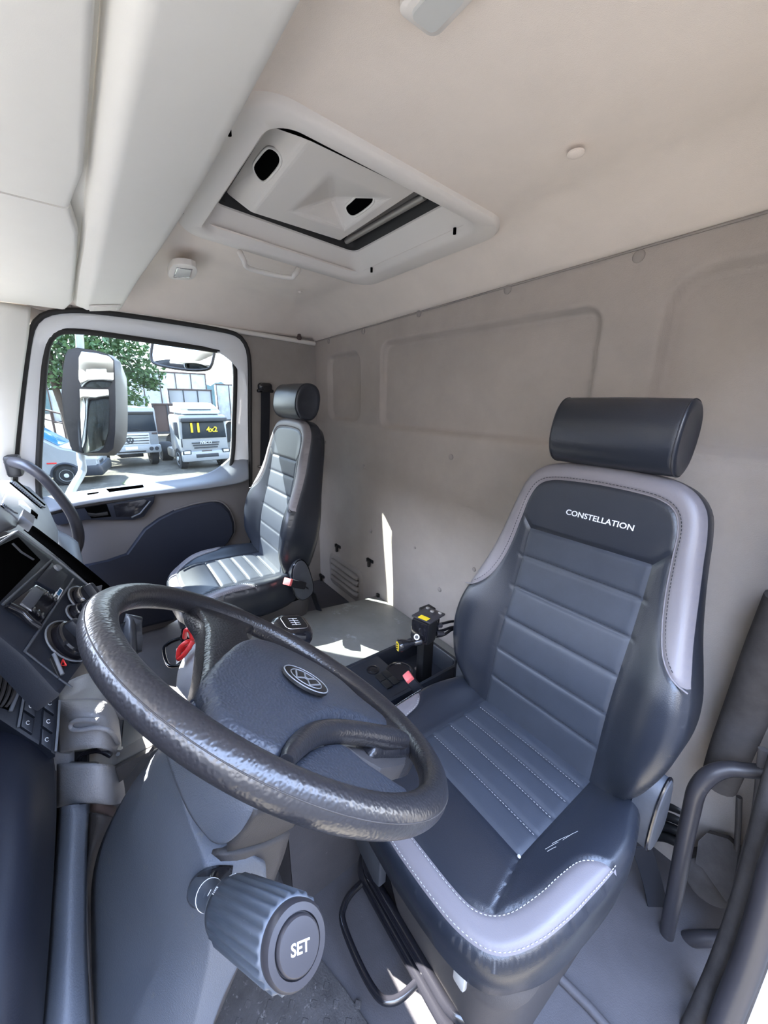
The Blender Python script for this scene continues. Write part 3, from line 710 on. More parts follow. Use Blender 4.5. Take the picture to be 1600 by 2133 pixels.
    rings('backrest_shell', [ring2(0.992, 0.0), ring2(0.999, -0.006), ring2(1.004, -0.02), ring2(1.0, -0.045), ring2(0.99, 0, -0.060), ring2(0.955, 0, -0.085), ring2(0.86, 0, -0.100)], 'leather', S, cap1=True, auto=60)
    pin = [P0 + p[0] * X3 + p[1] * up + (float(hb_(np.array(p[0]), np.array(p[1]))) - 0.003) * n for p in gyn]
    tube('border_piping', pin, 0.0018, 'greyleather', S, seg=6)
    st = [P0 + p[0] * 1.03 * X3 + (p[1] + 0.005) * up + (float(hb_(np.array(p[0]), np.array(p[1]))) + 0.0004) * n for p in gyn[6:-6]]
    dashes('border_stitching', st, 0.0045, 0.003, 0.0007, 'darkstitch', S)
    for yy in ch:
        for off in (0.004,):
            dashes('rib_stitching', [P0 + x * X3 + (yy + off) * up + (float(hb_(np.array(x), np.array(yy + off))) - 0.0012) * n for x in np.linspace(-0.138, 0.138, 14)], 0.0045, 0.0035, 0.0005, 'darkstitch', S)
    # ---- headrest: short oval roll
    hcx = P0 + 0.765 * up - 0.012 * n
    prof = [(math.cos(a) * 0.060 * (1.0 if math.cos(a) > 0 else 0.85), math.sin(a) * 0.077) for a in np.linspace(0, 2 * math.pi, 36, endpoint=False)]
    prof = [(np.sign(p) * abs(p / .06) ** 0.85 * .06, np.sign(q) * abs(q / .077) ** 0.85 * .077) for p, q in prof]
    Rh = []
    for x, s in ((-.130, .72), (-.1325, .86), (-.130, .955), (-.126, 0.99), (-.118, 1.0), (0, 1.02), (.118, 1.0), (.126, .99), (.130, .955), (.1325, .86), (.130, .72)):
        Rh.append([hcx + x * X3 + (a * n + b * up) * s for a, b in prof])
    hr = rings('headrest', Rh, 'leather', S, cap0=True, cap1=True, auto=80)
    for sx in (-1, 1):
        tube('headrest_seam', [hcx + sx * 0.127 * X3 + (a * n + b * up) * 0.993 for a, b in prof], 0.0012, 'darkstitch', hr, closed=True, seg=6)
        tube('headrest_post', [P0 + sx * 0.06 * X3 + 0.66 * up - 0.035 * n, P0 + sx * 0.06 * X3 + 0.73 * up - 0.02 * n], 0.006, 'steel', S, seg=10)
    if with_text:
        Mt = frame(P0 - 0.015 * X3 + 0.570 * up + (float(hb_(np.array(0.0), np.array(0.57))) + 0.0006) * n, -X3, up, n)
        text('lettering', 'CONSTELLATION', 0.0178, Mt, 'print', S, sx=1.06, bold=0.012)
    if with_text:
        O_ = np.array([0.395, -0.78, 0])
        bmv = []
        for pts in (((1136, 1768), (1150, 1761), (1163, 1755)), ((1150, 1757), (1168, 1749), (1184, 1743)), ((1172, 1752), (1190, 1741), (1203, 1736)), ((1140, 1774), (1152, 1768), (1158, 1766))):
            P = [at(x, y, 2, 0.459) - O_ for x, y in pts]; P = [(p[0], p[1], float(hc(np.array(p[0]), np.array(p[1]))) + 0.0006) for p in P]
            bmv.append(P)
        V = []; F = []
        for P in bmv:
            v, f = tubemesh(P, 0.0003, 5); q = len(V); V += list(v); F += [tuple(i + q for i in x) for x in f]
        pyd('leather_cracks', V, F, 'stitch', S, smooth=True, label='white cracks worn in the leather', kind='stuff')
        lathe('torn_seam', [(.001, 0), (.0035, .0004), (.003, .002), (.001, .003)], (-0.146, 0.274, float(hc(np.array(-.146), np.array(.274))) - 0.001), (0, 0, 1), 'stitch', S, seg=8)
    # ---- hinge covers, base, suspension, rails
    for sx in (-1, 1):
        P = [(sx * 0.243, y, z + 0.008) for y, z in ((-0.085, 0.375), (-0.065, 0.485), (-0.035, 0.530), (0.0, 0.515), (0.012, 0.46), (0.0, 0.37), (-0.04, 0.34))]
        P = catmull([np.array(p) for p in P], 4, True)
        hc_ = slab('hinge_cover', [p + [sx * 0.028, 0, 0] for p in P], 0.045, 'dashblue', S, bev=0.008, n=(sx, 0, 0), seg=3)
        tube('hinge_trim', [p + [sx * 0.0225, 0, 0] for p in P], 0.003, 'blackgloss', hc_, closed=True, seg=6)
    # shell under the cushion
    def sq(x0, x1, y0, y1, z, r=0.07): return [(x, y, z) for x, y in rrect(x0, x1, y0, y1, r)]
    rings('seat_pan', [sq(-.235, .235, -.10, .405, .335), sq(-.240, .240, -.10, .412, .315), sq(-.228, .15, -.10, .408, .27), sq(-.222, .12, -.09, .400, .20), sq(-.215, .10, -.08, .385, .08), sq(-.21, .10, -.08, .38, .0)], 'shroud_under', S, cap1=True, auto=50)
    # bellows ribs around the suspension
    for z, g_ in ((0.05, 0.012), (0.085, 0.022), (0.12, 0.014)):
        tube('bellows_rib', [(x, y, z) for x, y in rrect(-.16 - g_, .20 + g_, -.08, .385 + g_, .07)], 0.013, 'blackgloss', S, closed=True, seg=10)
    P = [(x, 0.418, z) for x, z in ((0.235, 0.325), (0.225, 0.25), (0.18, 0.19), (0.11, 0.165), (0.09, 0.175), (0.085, 0.325))]
    slab('front_shield', P, 0.02, 'dashblue', S, bev=0.004, n=(0, 1, 0))
    rings('suspension_core', [sq(.0, .19, -.05, .33, .0), sq(.0, .19, -.05, .33, .33)], 'void', S)
    tube('adjuster_lever', [(0.163, 0.36, 0.085), (0.162, 0.44, 0.085), (0.150, 0.475, 0.082), (0.125, 0.492, 0.08), (0.05, 0.497, 0.078), (-0.01, 0.492, 0.078), (-0.035, 0.475, 0.08), (-0.046, 0.44, 0.082), (-0.048, 0.36, 0.085)], 0.008, 'blackgloss', S, smoothn=4, seg=12)
    box('release_tab', (-0.147, 0.412, 0.298), (0.026, 0.014, 0.062), 'lamp', S, bev=0.005)
    return S
def place_root(o, loc, rz=0.0, scale=1.0):
    o.location = loc; o.rotation_euler = (0, 0, rz); o.scale = (scale,) * 3
drv = make_seat('driver_chair', 'dark leather driver seat with grey border and white lettering near steering wheel', True, None)
def copy_thing(o, skip=()):
    c = o.copy(); COL.objects.link(c)
    for ch in list(o.children):
        if ch.name.split('.')[0] in skip: continue
        k = ch.copy(); COL.objects.link(k); k.parent = c
        for g2 in list(ch.children):
            q = g2.copy(); COL.objects.link(q); q.parent = k
    return c
psg = copy_thing(drv, skip=('lettering', 'leather_cracks', 'torn_seam')); psg.name = 'passenger_chair'
psg['label'] = 'dark leather passenger seat with grey border, standing beside the passenger door'
place_root(drv, (0.395, -0.78, 0)); place_root(psg, (1.765, -0.61, 0), 0.0, 1.04)
# seat belt buckles
def buckle(loc, dir_, label, name='belt_buckle', s=1.0):
    t = thing(name, label, 'buckle', loc); d = unit(dir_); sx = unit(np.cross(d, Z3)); nn = np.cross(sx, d)
    Mx = frame(np.array(loc), sx, d, nn)
    box('buckle_body', (0, -0.045 * s, 0), (0.036 * s, 0.085 * s, 0.026 * s), 'belt', t, mtx=Mx, bev=0.005)
    box('release_button', (0, 0.001 * s, 0.002), (0.030 * s, 0.014 * s, 0.024 * s), 'salmon', t, mtx=Mx, bev=0.003)
    ribbon('stalk', [Vector(loc) + Vector(d) * (-0.08 * s), Vector(loc) + Vector(d) * (-0.16 * s) + Vector((0, 0, -0.03)), Vector(loc) + Vector(d) * (-0.2 * s) + Vector((0, 0, -0.12))], sx * 0.03, 0.006, 'belt', t)
    return t
buckle(at(600, 1213, 0, 1.44), (-0.4, 0.75, 0.5), 'red release button on black buckle beside the passenger seat', s=1.25)
pb = at(850, 1412, 0, 0.705)
buckle(pb, (0.15, 0.55, 0.8), 'red release button on black buckle beside the cup holder', s=1.0)

# ================================================================== STEERING WHEEL
WC = np.array([0.41896404, -0.14547324, 0.89110838]); WN = np.array([0.05921762, -0.63400096, 0.77106164])
WU = np.array([0.99566627, 0.09299826, 0.0]); WV = np.array([-0.07170739, 0.76772007, 0.63676051])
def wl(px, py, h=0.0):
    p = onplane(px, py, WC + h * WN, WN) - WC; return (p @ WU, p @ WV)
def w3(x, y, h): return WC[None] + np.outer(x, WU) + np.outer(y, WV) + np.outer(h, WN)
sw = thing('steering_wheel', 'black four-spoke truck steering wheel with round emblem on its padded hub', 'steering wheel', WC)
R0, rt = 0.225, 0.0169
P = [w3([R0 * math.cos(a)], [R0 * math.sin(a)], [0])[0] for a in np.linspace(0, 2 * math.pi, 128, endpoint=False)]
V, F = tubemesh(P, rt, 28, True); rim = pyd('rim', V, F, 'wheelrim', sw, smooth=True)
# moulding seam of the rim (fine raised line on the outer side)
tube('rim_seam', [w3([(R0 + (rt) * math.cos(.35)) * math.cos(a)], [(R0 + (rt) * math.cos(.35)) * math.sin(a)], [rt * math.sin(.35)])[0] for a in np.linspace(0, 2 * math.pi, 160, endpoint=False)], 0.0006, 'stitch' if False else 'dustytube', rim, closed=True, seg=6)
def wpoly(px, h=0.0, sm=0, closed=True):
    Q = [wl(x, y, h) for x, y in px]
    return [tuple(q) for q in (catmull([np.array(q) for q in Q], sm, closed) if sm else Q)]
def wsheet(nm, mt, px, hf, roll=0.012, h=0.004, depth=0.03, sm=4, seams=(), hp=0.0, parent=sw, regions=None):
    ol = wpoly(px, hp, sm)
    objs, E, Hh = panelled(ol, [list(s) for s in seams], [(nm, mt, None, None)], hf, lambda x, y, hh: w3(x, y, hh), h, parent, gw=0.002, gd=0.0015, roll=roll)
    c = E.mean(0)
    R_ = [w3(*(c + (E - c) * a).T, Hh + b) for a, b in ((0.99, 0.003), (1.0, -0.002), (1.0, -depth), (0.95, -depth - 0.004))]
    rings(nm + '_edge', [list(r) for r in R_], mt, parent, auto=60)
    return objs[0]
pad_px = [(417, 1422), (427, 1460), (438, 1495), (478, 1532), (530, 1562), (580, 1582), (598, 1566), (622, 1542), (650, 1522), (690, 1512), (740, 1514), (790, 1524), (806, 1518), (795, 1499), (745, 1462), (711, 1429), (670, 1400), (628, 1378), (580, 1357), (545, 1347), (518, 1347), (488, 1357), (455, 1380)]
padc = np.mean([wl(*p) for p in pad_px], axis=0)
def hpad(x, y): return 0.006 + 0.020 * np.exp(-(((x - 0.0) / 0.11) ** 2 + ((y - 0.0) / 0.12) ** 2)) + 0 * x
wsheet('hub_pad', 'wheelpad', pad_px, hpad, roll=0.010, depth=0.012)
# passenger-side upper spoke
wsheet('spoke', 'wheelrim', [(400, 1255), (426, 1298), (427, 1330), (424, 1380), (417, 1424), (425, 1436), (470, 1400), (540, 1366), (528, 1345), (517, 1317), (540, 1300), (500, 1268), (440, 1248)], lambda x, y: 0.003 + 0.0 * x, roll=0.008, depth=0.018)
# right spoke with raised ridge running round the pad
rdg = [(594, 1592), (606, 1572), (628, 1549), (655, 1533), (690, 1527), (740, 1530), (790, 1538), (812, 1540), (840, 1545)]
P = [w3([a], [b], [0.006])[0] for a, b in [wl(x, y, 0.004) for x, y in rdg]]
tube('pad_ridge', P, [.006, .009, .011, .012, .0125, .013, .014, .014, .010], 'wheelrim', sw, smoothn=5, seg=16)
wsheet('spoke', 'wheelrim', [(795, 1495), (760, 1520), (780, 1556), (808, 1560), (850, 1560), (880, 1550), (850, 1500), (815, 1480)], lambda x, y: 0.001 + 0.0 * x, roll=0.012, depth=0.03)
# brown underside wall of the right spoke
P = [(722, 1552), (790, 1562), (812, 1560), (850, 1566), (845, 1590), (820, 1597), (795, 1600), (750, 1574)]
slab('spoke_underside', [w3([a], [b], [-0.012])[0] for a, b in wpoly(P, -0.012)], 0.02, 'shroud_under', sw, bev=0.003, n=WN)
# lower pad
wsheet('lower_pad', 'wheelpad', [(592, 1606), (612, 1580), (642, 1556), (676, 1541), (708, 1540), (734, 1555), (765, 1580), (800, 1604), (830, 1624), (855, 1640), (850, 1660), (800, 1668), (720, 1652), (650, 1625)], lambda x, y: -0.002 + 0.0 * x, roll=0.008, depth=0.008)
# fourth spoke beneath the near rim
wsheet('spoke', 'wheelpad', [(416, 1438), (398, 1455), (380, 1478), (392, 1500), (425, 1515), (440, 1512), (430, 1480)], lambda x, y: -0.006 + 0.0 * x, roll=0.006, depth=0.006)
# steering boss below
lathe('boss', [(0.05, -0.012), (0.055, -0.03), (0.055, -0.075), (0.05, -0.10)], WC, WN, 'black', sw, seg=32)
# emblem
ec = wl(636, 1417, 0.026); EC = w3([ec[0]], [ec[1]], [0.0265])[0]
upv = unit(0.63 * WU - 0.777 * WV); rgv = unit(np.cross(upv, WN)); EM = frame(EC, rgv, upv, WN)
def circ(r, z, n=48, c=(0, 0)): return [EC + (c[0] + r * math.cos(a)) * rgv + (c[1] + r * math.sin(a)) * upv + z * WN for a in np.linspace(0, 2 * math.pi, n, endpoint=False)]
em = rings('emblem', [circ(0.0315, -0.002), circ(0.0315, 0.0012), circ(0.030, 0.0016)], 'black', sw, cap1=True, label='round black emblem with chrome rings and letters')
tube('emblem_ring', circ(0.0305, 0.0015), 0.0008, 'emblemgrey', em, closed=True, seg=8)
tube('emblem_ring', circ(0.0215, 0.0018), 0.0007, 'emblemgrey', em, closed=True, seg=8)
def strokes(nm, segs, wd, T, parent, mt='print', th=0.001):
    bm = bmesh.new()
    for (xa, ya, xb, yb) in segs:
        a = Vector((xa, ya, 0)); b = Vector((xb, yb, 0)); d = (b - a); L_ = d.length; ang = math.atan2(d.y, d.x)
        boxm(bm, (0, 0, 0), (L_ + wd * .3, wd, th), mtx=T @ Matrix.Translation((a + b) / 2) @ Matrix.Rotation(ang, 4, 'Z'), bev=0)
    return bmobj(nm, bm, mt, parent, smooth=False)
VW = [(-.38, .90, -.10, .14), (.38, .90, .10, .14), (-.10, .14, .10, .14), (-.86, .42, -.45, -.80), (-.45, -.80, -.10, -.06), (-.10, -.06, .10, -.06), (.10, -.06, .45, -.80), (.45, -.80, .86, .42)]
strokes('emblem_letters', [tuple(q * 0.0205 for q in s) for s in VW], 0.0021, EM @ Matrix.Translation((0, 0, 0.002)), em, mt='emblemgrey')

# ================================================================== STEERING COLUMN
colm = thing('steering_column', 'large textured blue-grey steering column shroud below the wheel', 'steering column', pz(330, 1900, .46))
# upper cover block (under the near rim)
U0 = None
U = [[(338, 1545, .50), (380, 1500, .50), (460, 1540, .47), (540, 1590, .44), (640, 1640, .46)],
     [(350, 1590, .46), (400, 1570, .44), (470, 1600, .42), (560, 1640, .40), (640, 1665, .43)],
     [(372, 1650, .43), (420, 1640, .41), (480, 1650, .395), (560, 1665, .39), (634, 1680, .42)],
     [(400, 1710, .415), (440, 1705, .40), (490, 1700, .385), (540, 1690, .385), (628, 1688, .42)],
     [(440, 1753, .405), (462, 1764, .395), (492, 1744, .388), (530, 1700, .388), (622, 1694, .425)]]
patch('upper_cover', [[pz(*p) for p in r] for r in U], 'shroud', colm, thick=0.02, sub=3)
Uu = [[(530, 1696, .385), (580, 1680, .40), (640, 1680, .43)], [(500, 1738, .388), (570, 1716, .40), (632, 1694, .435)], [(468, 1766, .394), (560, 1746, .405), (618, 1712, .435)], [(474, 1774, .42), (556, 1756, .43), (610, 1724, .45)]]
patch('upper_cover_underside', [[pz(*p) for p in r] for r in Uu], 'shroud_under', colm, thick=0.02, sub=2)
# main lower shroud
Lr = [[(330, 1560, .60), (342, 1556, .54), (352, 1560, .50), (362, 1575, .475), (400, 1590, .47)],
      [(275, 1630, .60), (300, 1622, .54), (340, 1620, .50), (372, 1640, .465), (420, 1660, .46)],
      [(235, 1700, .60), (276, 1690, .53), (335, 1690, .48), (388, 1705, .445), (450, 1730, .445)],
      [(205, 1765, .60), (285, 1765, .51), (345, 1760, .46), (418, 1765, .425), (520, 1775, .43)],
      [(190, 1830, .59), (300, 1840, .49), (360, 1830, .445), (430, 1815, .41), (560, 1800, .43)],
      [(188, 1900, .57), (318, 1905, .47), (375, 1895, .435), (440, 1870, .405), (552, 1860, .43)],
      [(190, 1960, .55), (342, 1966, .455), (385, 1955, .435), (440, 1935, .415), (520, 1930, .44)],
      [(192, 2030, .53), (322, 2030, .46), (380, 2020, .44), (435, 2000, .43), (500, 2010, .45)],
      [(195, 2090, .51), (290, 2090, .46), (365, 2080, .44), (420, 2070, .44), (462, 2075, .46)],
      [(200, 2180, .49), (270, 2180, .46), (340, 2180, .45), (395, 2180, .45), (430, 2180, .47)]]
def tight(rows, idx, q=0.14):
    out = []
    for r in rows:
        P = [np.array(p, float) for p in r]; n = []
        for i, p in enumerate(P):
            if i in idx and 0 < i < len(P) - 1: n += [p + q * (P[i - 1] - p), p, p + q * (P[i + 1] - p)]
            else: n.append(p)
        out.append(n)
    return out
Lr = tight(Lr, (1, 3))
patch('lower_shroud', [[pz(*p) for p in r] for r in Lr], 'shroud', colm, thick=0.02, sub=3)
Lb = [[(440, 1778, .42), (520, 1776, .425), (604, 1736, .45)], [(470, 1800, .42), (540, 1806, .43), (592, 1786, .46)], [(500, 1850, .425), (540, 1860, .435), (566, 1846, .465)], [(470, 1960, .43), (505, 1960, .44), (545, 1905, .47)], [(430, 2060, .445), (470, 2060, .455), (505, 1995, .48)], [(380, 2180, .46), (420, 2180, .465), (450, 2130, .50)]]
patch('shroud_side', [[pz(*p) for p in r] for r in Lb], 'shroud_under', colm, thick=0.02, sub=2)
# rubber collar of the stalk, half round socket
sb = pz(432, 1862, .385); se = pz(621, 1968, .245); sax = unit(se - sb)
cr = [[(388, 1870, .42), (392, 1838, .415), (415, 1812, .412), (450, 1800, .412), (486, 1803, .42)],
      [(392, 1884, .41), (400, 1856, .395), (422, 1836, .388), (452, 1824, .392), (482, 1830, .415)],
      [(402, 1895, .405), (414, 1878, .385), (432, 1860, .375), (455, 1850, .385), (476, 1860, .41)],
      [(440, 1897, .405), (436, 1890, .395), (444, 1880, .39), (456, 1872, .395), (470, 1880, .41)]]
stalk = thing('control_stalk', 'blue-grey ribbed control stalk knob with SET button at the steering column', 'control stalk', sb)
patch('socket_boot', [[pz(*p) for p in r] for r in cr], 'blackgloss', stalk, thick=0.004, sub=2)
L_ = np.linalg.norm(se - sb)
lathe('stem', [(0.012, -0.03), (0.0125, 0.012), (0.0115, 0.014), (0.0105, 0.05)], sb, sax, 'knobblue', stalk, seg=24)
lathe('stem_ring', [(0.0118, 0.006), (0.0130, 0.0075), (0.0118, 0.009)], sb, sax, 'print', stalk, seg=24)
k0 = L_ * 0.26
rk = 0.0215
lathe('collar', [(0.011, k0 - 0.006), (0.0165, k0 + 0.002), (rk - .0015, k0 + 0.014), (rk, k0 + 0.020), (rk - 0.001, k0 + 0.0208)], sb, sax, 'knobblue', stalk, seg=48)
kb = lathe('knob_grip', [(rk - 0.001, k0 + 0.0215), (rk + 0.0005, k0 + 0.0225), (rk + 0.0012, k0 + 0.032), (rk + .0015, k0 + 0.036), (rk + .0015, L_ - 0.012), (rk + .0008, L_ - 0.010), (rk - 0.0005, L_ - 0.0095)], sb, sax, 'knobblue', stalk, seg=132, flute=(0.0010, 22, k0 + 0.034, L_ - 0.011), auto=75)
lathe('end_ring', [(rk - 0.0005, L_ - 0.0098), (rk - 0.0002, L_ - 0.004), (rk - 0.002, L_ - 0.0005), (rk - 0.006, L_), (rk - 0.0065, L_ - 0.003)], sb, sax, 'tube', stalk, seg=48)
bt_ = lathe('set_button', [(rk - 0.0072, L_ - 0.006), (rk - 0.0072, L_ + 0.0015), (rk - 0.0082, L_ + 0.0027), (0.008, L_ + 0.0032), (0.001, L_ + 0.0032)], sb, sax, 'tube', stalk, seg=40)
fu = unit(unit(pz(620, 1900, .245) - pz(620, 2000, .245)) - sax * (unit(pz(620, 1900, .245) - pz(620, 2000, .245)) @ sax)); fu = unit(fu * math.cos(-0.26) + np.cross(sax, fu) * math.sin(-0.26)); fr = np.cross(fu, sax)
text('set_lettering', 'SET', 0.0082, frame(se + sax * 0.0034 - fu * .001, fr, fu, sax), 'print', bt_, ext=0.0001, bold=0.02)
# printed light symbols near the collar
def onknob(ang, d, rr): 
    q = math.cos(ang) * fu + math.sin(ang) * (-fr); return sb + sax * d + q * rr, q
for (ang, dd_, segs) in ((0.15, k0 + 0.027, [(-.4, -.5, -.4, .5), (-.4, .5, .1, .3), (.1, .3, .1, -.3), (.1, -.3, -.4, -.5), (.35, -.3, .35, .3), (-.9, 0, -.5, 0)]),
                       (0.80, k0 + 0.027, [(-.4, -.5, -.4, .5), (-.4, .5, .2, .35), (.2, .35, .2, -.35), (.2, -.35, -.4, -.5), (.45, -.4, .45, .4), (.75, -.4, .75, .4)]),
                       (0.95, k0 + 0.012, [(-.5, 0, .5, 0), (-.5, .06, .5, .06)])):
    q0, qn = onknob(ang, dd_, rk + 0.0008 if dd_ > k0 + .02 else rk - 0.0005); tn = np.cross(sax, qn)
    strokes('light_symbol', [tuple(q * 0.0042 for q in s) for s in segs], 0.0006, frame(q0, tn, sax, qn), kb, th=0.0004)

# ================================================================== DASHBOARD
dash = thing('dashboard', 'dark dashboard with centre console, vents and switches at the left edge of the picture', 'dashboard', (0.7, 0.25, 0.0))
A_ = np.array([.73, .114, 1.064]); B_ = np.array([.73, .037, .943]); aD = unit([-.965, .26, 0]); bD = unit(B_ - A_); nD = unit(np.cross(aD, bD)); nD = nD if nD @ (CAM - A_) > 0 else -nD
def sp(x, y, h=0.0): return onplane(x, y, A_ + h * nD, nD)
# centre stack base plate, and its body going forward
base_px = [(37, 1101), (110, 1155), (207, 1229), (232, 1262), (215, 1320), (172, 1386), (129, 1446), (118, 1440), (52, 1368), (0, 1325), (-60, 1285), (-160, 1220), (-60, 1130), (0, 1118), (25, 1108)]
stk = slab('centre_stack', [sp(x, y) for x, y in base_px], 0.03, 'dash', dash, bev=0.006, n=nD)
def spslab(nm, px, mt, h, th, parent=stk, bev=0.0015, sm=0):
    P = [sp(x, y, h) for x, y in px]; P = catmull(P, sm, True) if sm else P
    return slab(nm, P, th, mt, parent, bev=bev, n=nD)
spslab('radio_slot', [(39, 1118), (78, 1158), (86, 1166), (-20, 1275), (-70, 1240), (-30, 1150)], 'void', 0.0015, 0.002)
tube('slot_edge', [sp(x, y, 0.002) for x, y in ((26, 1132), (44, 1150), (70, 1166))], 0.0015, 'dashblue', stk, seg=6)
tube('stack_border', [sp(x, y, 0.002) for x, y in ((-30, 1150), (-4, 1133), (37, 1106), (110, 1160), (200, 1232))], 0.0016, 'dashlight', stk, seg=8)
tube('stack_border', [sp(x, y, 0.003) for x, y in ((108, 1166), (60, 1210), (6, 1259))], 0.0016, 'dashblue', stk, seg=8)
tube('stack_border', [sp(x, y, 0.003) for x, y in ((153, 1206), (110, 1270), (52, 1357))], 0.0016, 'dashblue', stk, seg=8)
tube('stack_border', [sp(x, y, 0.001) for x, y in ((52, 1357), (125, 1415), (150, 1432))], 0.0012, 'dashblue', stk, seg=8)
spslab('storage_lid', [(108, 1171), (143, 1198), (120, 1233), (77, 1210)], 'dash', 0.004, 0.006)
rings('lid_button', [[p for p in catmull([sp(x, y, 0.0045) for x, y in ((111, 1178), (119, 1178), (127, 1186), (122, 1190), (114, 1185))], 4, True)],
                   [p + nD * 0.003 for p in catmull([sp(x, y, 0.0045) for x, y in ((112, 1179), (119, 1179), (126, 1186), (121, 1189), (115, 1185))], 4, True)]], 'dashlight', stk, cap1=True)
dsp = spslab('display_unit', [(76, 1216), (100, 1228), (113, 1242), (118, 1255), (96, 1284), (82, 1308), (60, 1290), (17, 1261), (45, 1238)], 'blackgloss', 0.005, 0.008, bev=0.003)
spslab('display_screen', [(72, 1220), (94, 1233), (66, 1272), (44, 1256)], 'dashblue', 0.0065, 0.002, dsp)
tube('screen_edge', [sp(x, y, 0.0075) for x, y in ((43, 1257), (66, 1273), (72, 1270))], 0.0012, 'chrome', dsp, seg=6)
for (x, y) in ((80, 1277), (107, 1243)):
    P = sp(x, y, 0.008); bm = bmesh.new()
    for k in range(3): boxm(bm, P + bD * (k - 1) * 0.006, (0.010, 0.004, 0.006), bev=0.0015)
    bmobj('display_keys', bm, 'blackgloss', dsp)
tube('lower_lip', [sp(x, y, 0.008) for x, y in ((17, 1261), (45, 1275), (64, 1294), (82, 1306))], 0.004, 'blackgloss', stk, seg=8, smoothn=4)
lb = spslab('card_label', [(123, 1222), (132, 1229), (121, 1249), (112, 1242)], 'white', 0.0035, 0.001, bev=0)
spslab('label_print', [(125, 1226), (130, 1230), (124, 1240), (119, 1236)], 'blueglass', 0.0045, 0.001, lb, bev=0)
spslab('label_print', [(118, 1238), (122, 1241), (120, 1246), (115, 1243)], 'dashblue', 0.0045, 0.001, lb, bev=0)
def knob(px, py, r, ang, nm='rotary_knob', lab=None):
    P = sp(px, py, 0.0)
    k = lathe(nm, [(r * 1.25, 0.0), (r * 1.28, 0.003), (r * 1.12, 0.004), (r * 1.1, 0.001), (r, 0.001), (r * 0.98, 0.012), (r * .9, 0.014), (r * .1, 0.014)], P, nD, 'blackgloss', stk, seg=32, label=lab)
    q = math.cos(ang) * bD + math.sin(ang) * aD; q2 = np.cross(nD, q)
    box(nm + '_grip', (0, 0, 0.018), (r * 1.75, r * 0.55, 0.016), 'dash', k, mtx=frame(P, q, q2, nD), bev=0.004)
    tube(nm + '_ring', [P + nD * 0.003 + r * 1.28 * (math.cos(a) * bD + math.sin(a) * aD) for a in np.linspace(0, 2 * math.pi, 32, endpoint=False)], 0.0012, 'dashlight', k, closed=True, seg=6)
knob(172, 1252, 0.020, 0.5); knob(157, 1282, 0.013, 1.0, 'ignition_switch'); knob(143, 1338, 0.026, 0.3)
hs_ = spslab('hazard_switch', [(113, 1362), (148, 1376), (124, 1412), (105, 1370)], 'black', 0.003, 0.005)
hz_px = [sp(x, y, 0.0045) for x, y in ((131, 1374), (137, 1386), (126, 1386))]
tube('hazard_triangle', hz_px, 0.0012, 'red', hs_, closed=True, seg=6)
tube('switch_edge', [sp(x, y, 0.004) for x, y in ((112, 1362), (130, 1405))], 0.0022, 'dashlight', hs_, seg=8)
# instrument side cowl and upper edge of the stack (rounded hood at far left)
H = [[pz(-80, 1135, .60), pz(-20, 1128, .60), pz(15, 1100, .62), pz(28, 1095, .63), pz(34, 1098, .64)],
     [pz(-80, 1100, .60), pz(-20, 1092, .60), pz(12, 1086, .62), pz(26, 1084, .64), pz(36, 1094, .66)],
     [pz(-80, 1060, .64), pz(-20, 1058, .64), pz(10, 1066, .66), pz(28, 1076, .68), pz(38, 1092, .70)],
     [pz(-80, 1045, .74), pz(-20, 1050, .74), pz(8, 1062, .74), pz(28, 1074, .74), pz(40, 1092, .74)]]
patch('instrument_cowl', H, 'dashblue', dash, thick=0.01, sub=2)
# side wall between centre stack and passenger dash, gap's shade painted near-black
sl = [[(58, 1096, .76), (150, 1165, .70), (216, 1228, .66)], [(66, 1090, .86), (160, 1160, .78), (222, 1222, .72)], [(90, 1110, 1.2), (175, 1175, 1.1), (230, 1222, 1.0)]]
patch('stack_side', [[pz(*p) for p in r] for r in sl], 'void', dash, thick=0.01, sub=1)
slab('stack_corner', [pz(*p) for p in ((38, 1078, .72), (62, 1094, .72), (58, 1110, .70), (34, 1092, .70))], 0.02, 'dashlight', dash, bev=0.003)
slab('stack_corner', [pz(*p) for p in ((198, 1222, .66), (215, 1218, .66), (212, 1236, .66), (202, 1236, .66))], 0.02, 'dashlight', dash, bev=0.003)
box('dash_top', (0.80, 0.44, 0.70), (1.56, 0.34, 0.52), 'dash', dash, bev=0.03)
box('heater_box', (1.42, 0.38, 0.33), (1.20, 0.40, 0.64), 'doordark', dash, bev=0.04)
box('dash_centre_top', (0.62, 0.31, 0.80), (0.68, 0.28, 0.35), 'dash', dash, bev=0.03)
box('instrument_binnacle', (0.45, 0.36, 1.03), (0.72, 0.34, 0.22), 'dash', dash, bev=0.04)
# passenger side dash: sloped face towards the passenger
nP = unit([0, -.85, .52]); QP = np.array([2.0, .28, .93])
def pp(x, y, h=0.0): return onplane(x, y, QP + h * nP, nP)
print('pdash', pp(22, 1003), pp(95, 1055), pp(120, 1140), pp(-60, 1100))
face = slab('passenger_dash', [pp(x, y) for x, y in ((22, 998), (60, 1012), (100, 1050), (124, 1104), (124, 1160), (60, 1130), (-60, 1070), (-120, 1040), (-60, 1000))], 0.15, 'dashlight', dash, bev=0.01, n=nP)
def ppslab(nm, px, mt, h, th, parent=face, bev=0.001): return slab(nm, [pp(x, y, h) for x, y in px], th, mt, parent, bev=bev, n=nP)
ppslab('glovebox_lid', [(22, 1008), (88, 1062), (118, 1108), (112, 1135), (80, 1118), (4, 1050)], 'dashlight', 0.006, 0.008, bev=0.004)
ppslab('lid_recess', [(40, 1042), (48, 1042), (64, 1058), (80, 1072), (78, 1082), (64, 1070), (40, 1052)], 'white', 0.0075, 0.002)
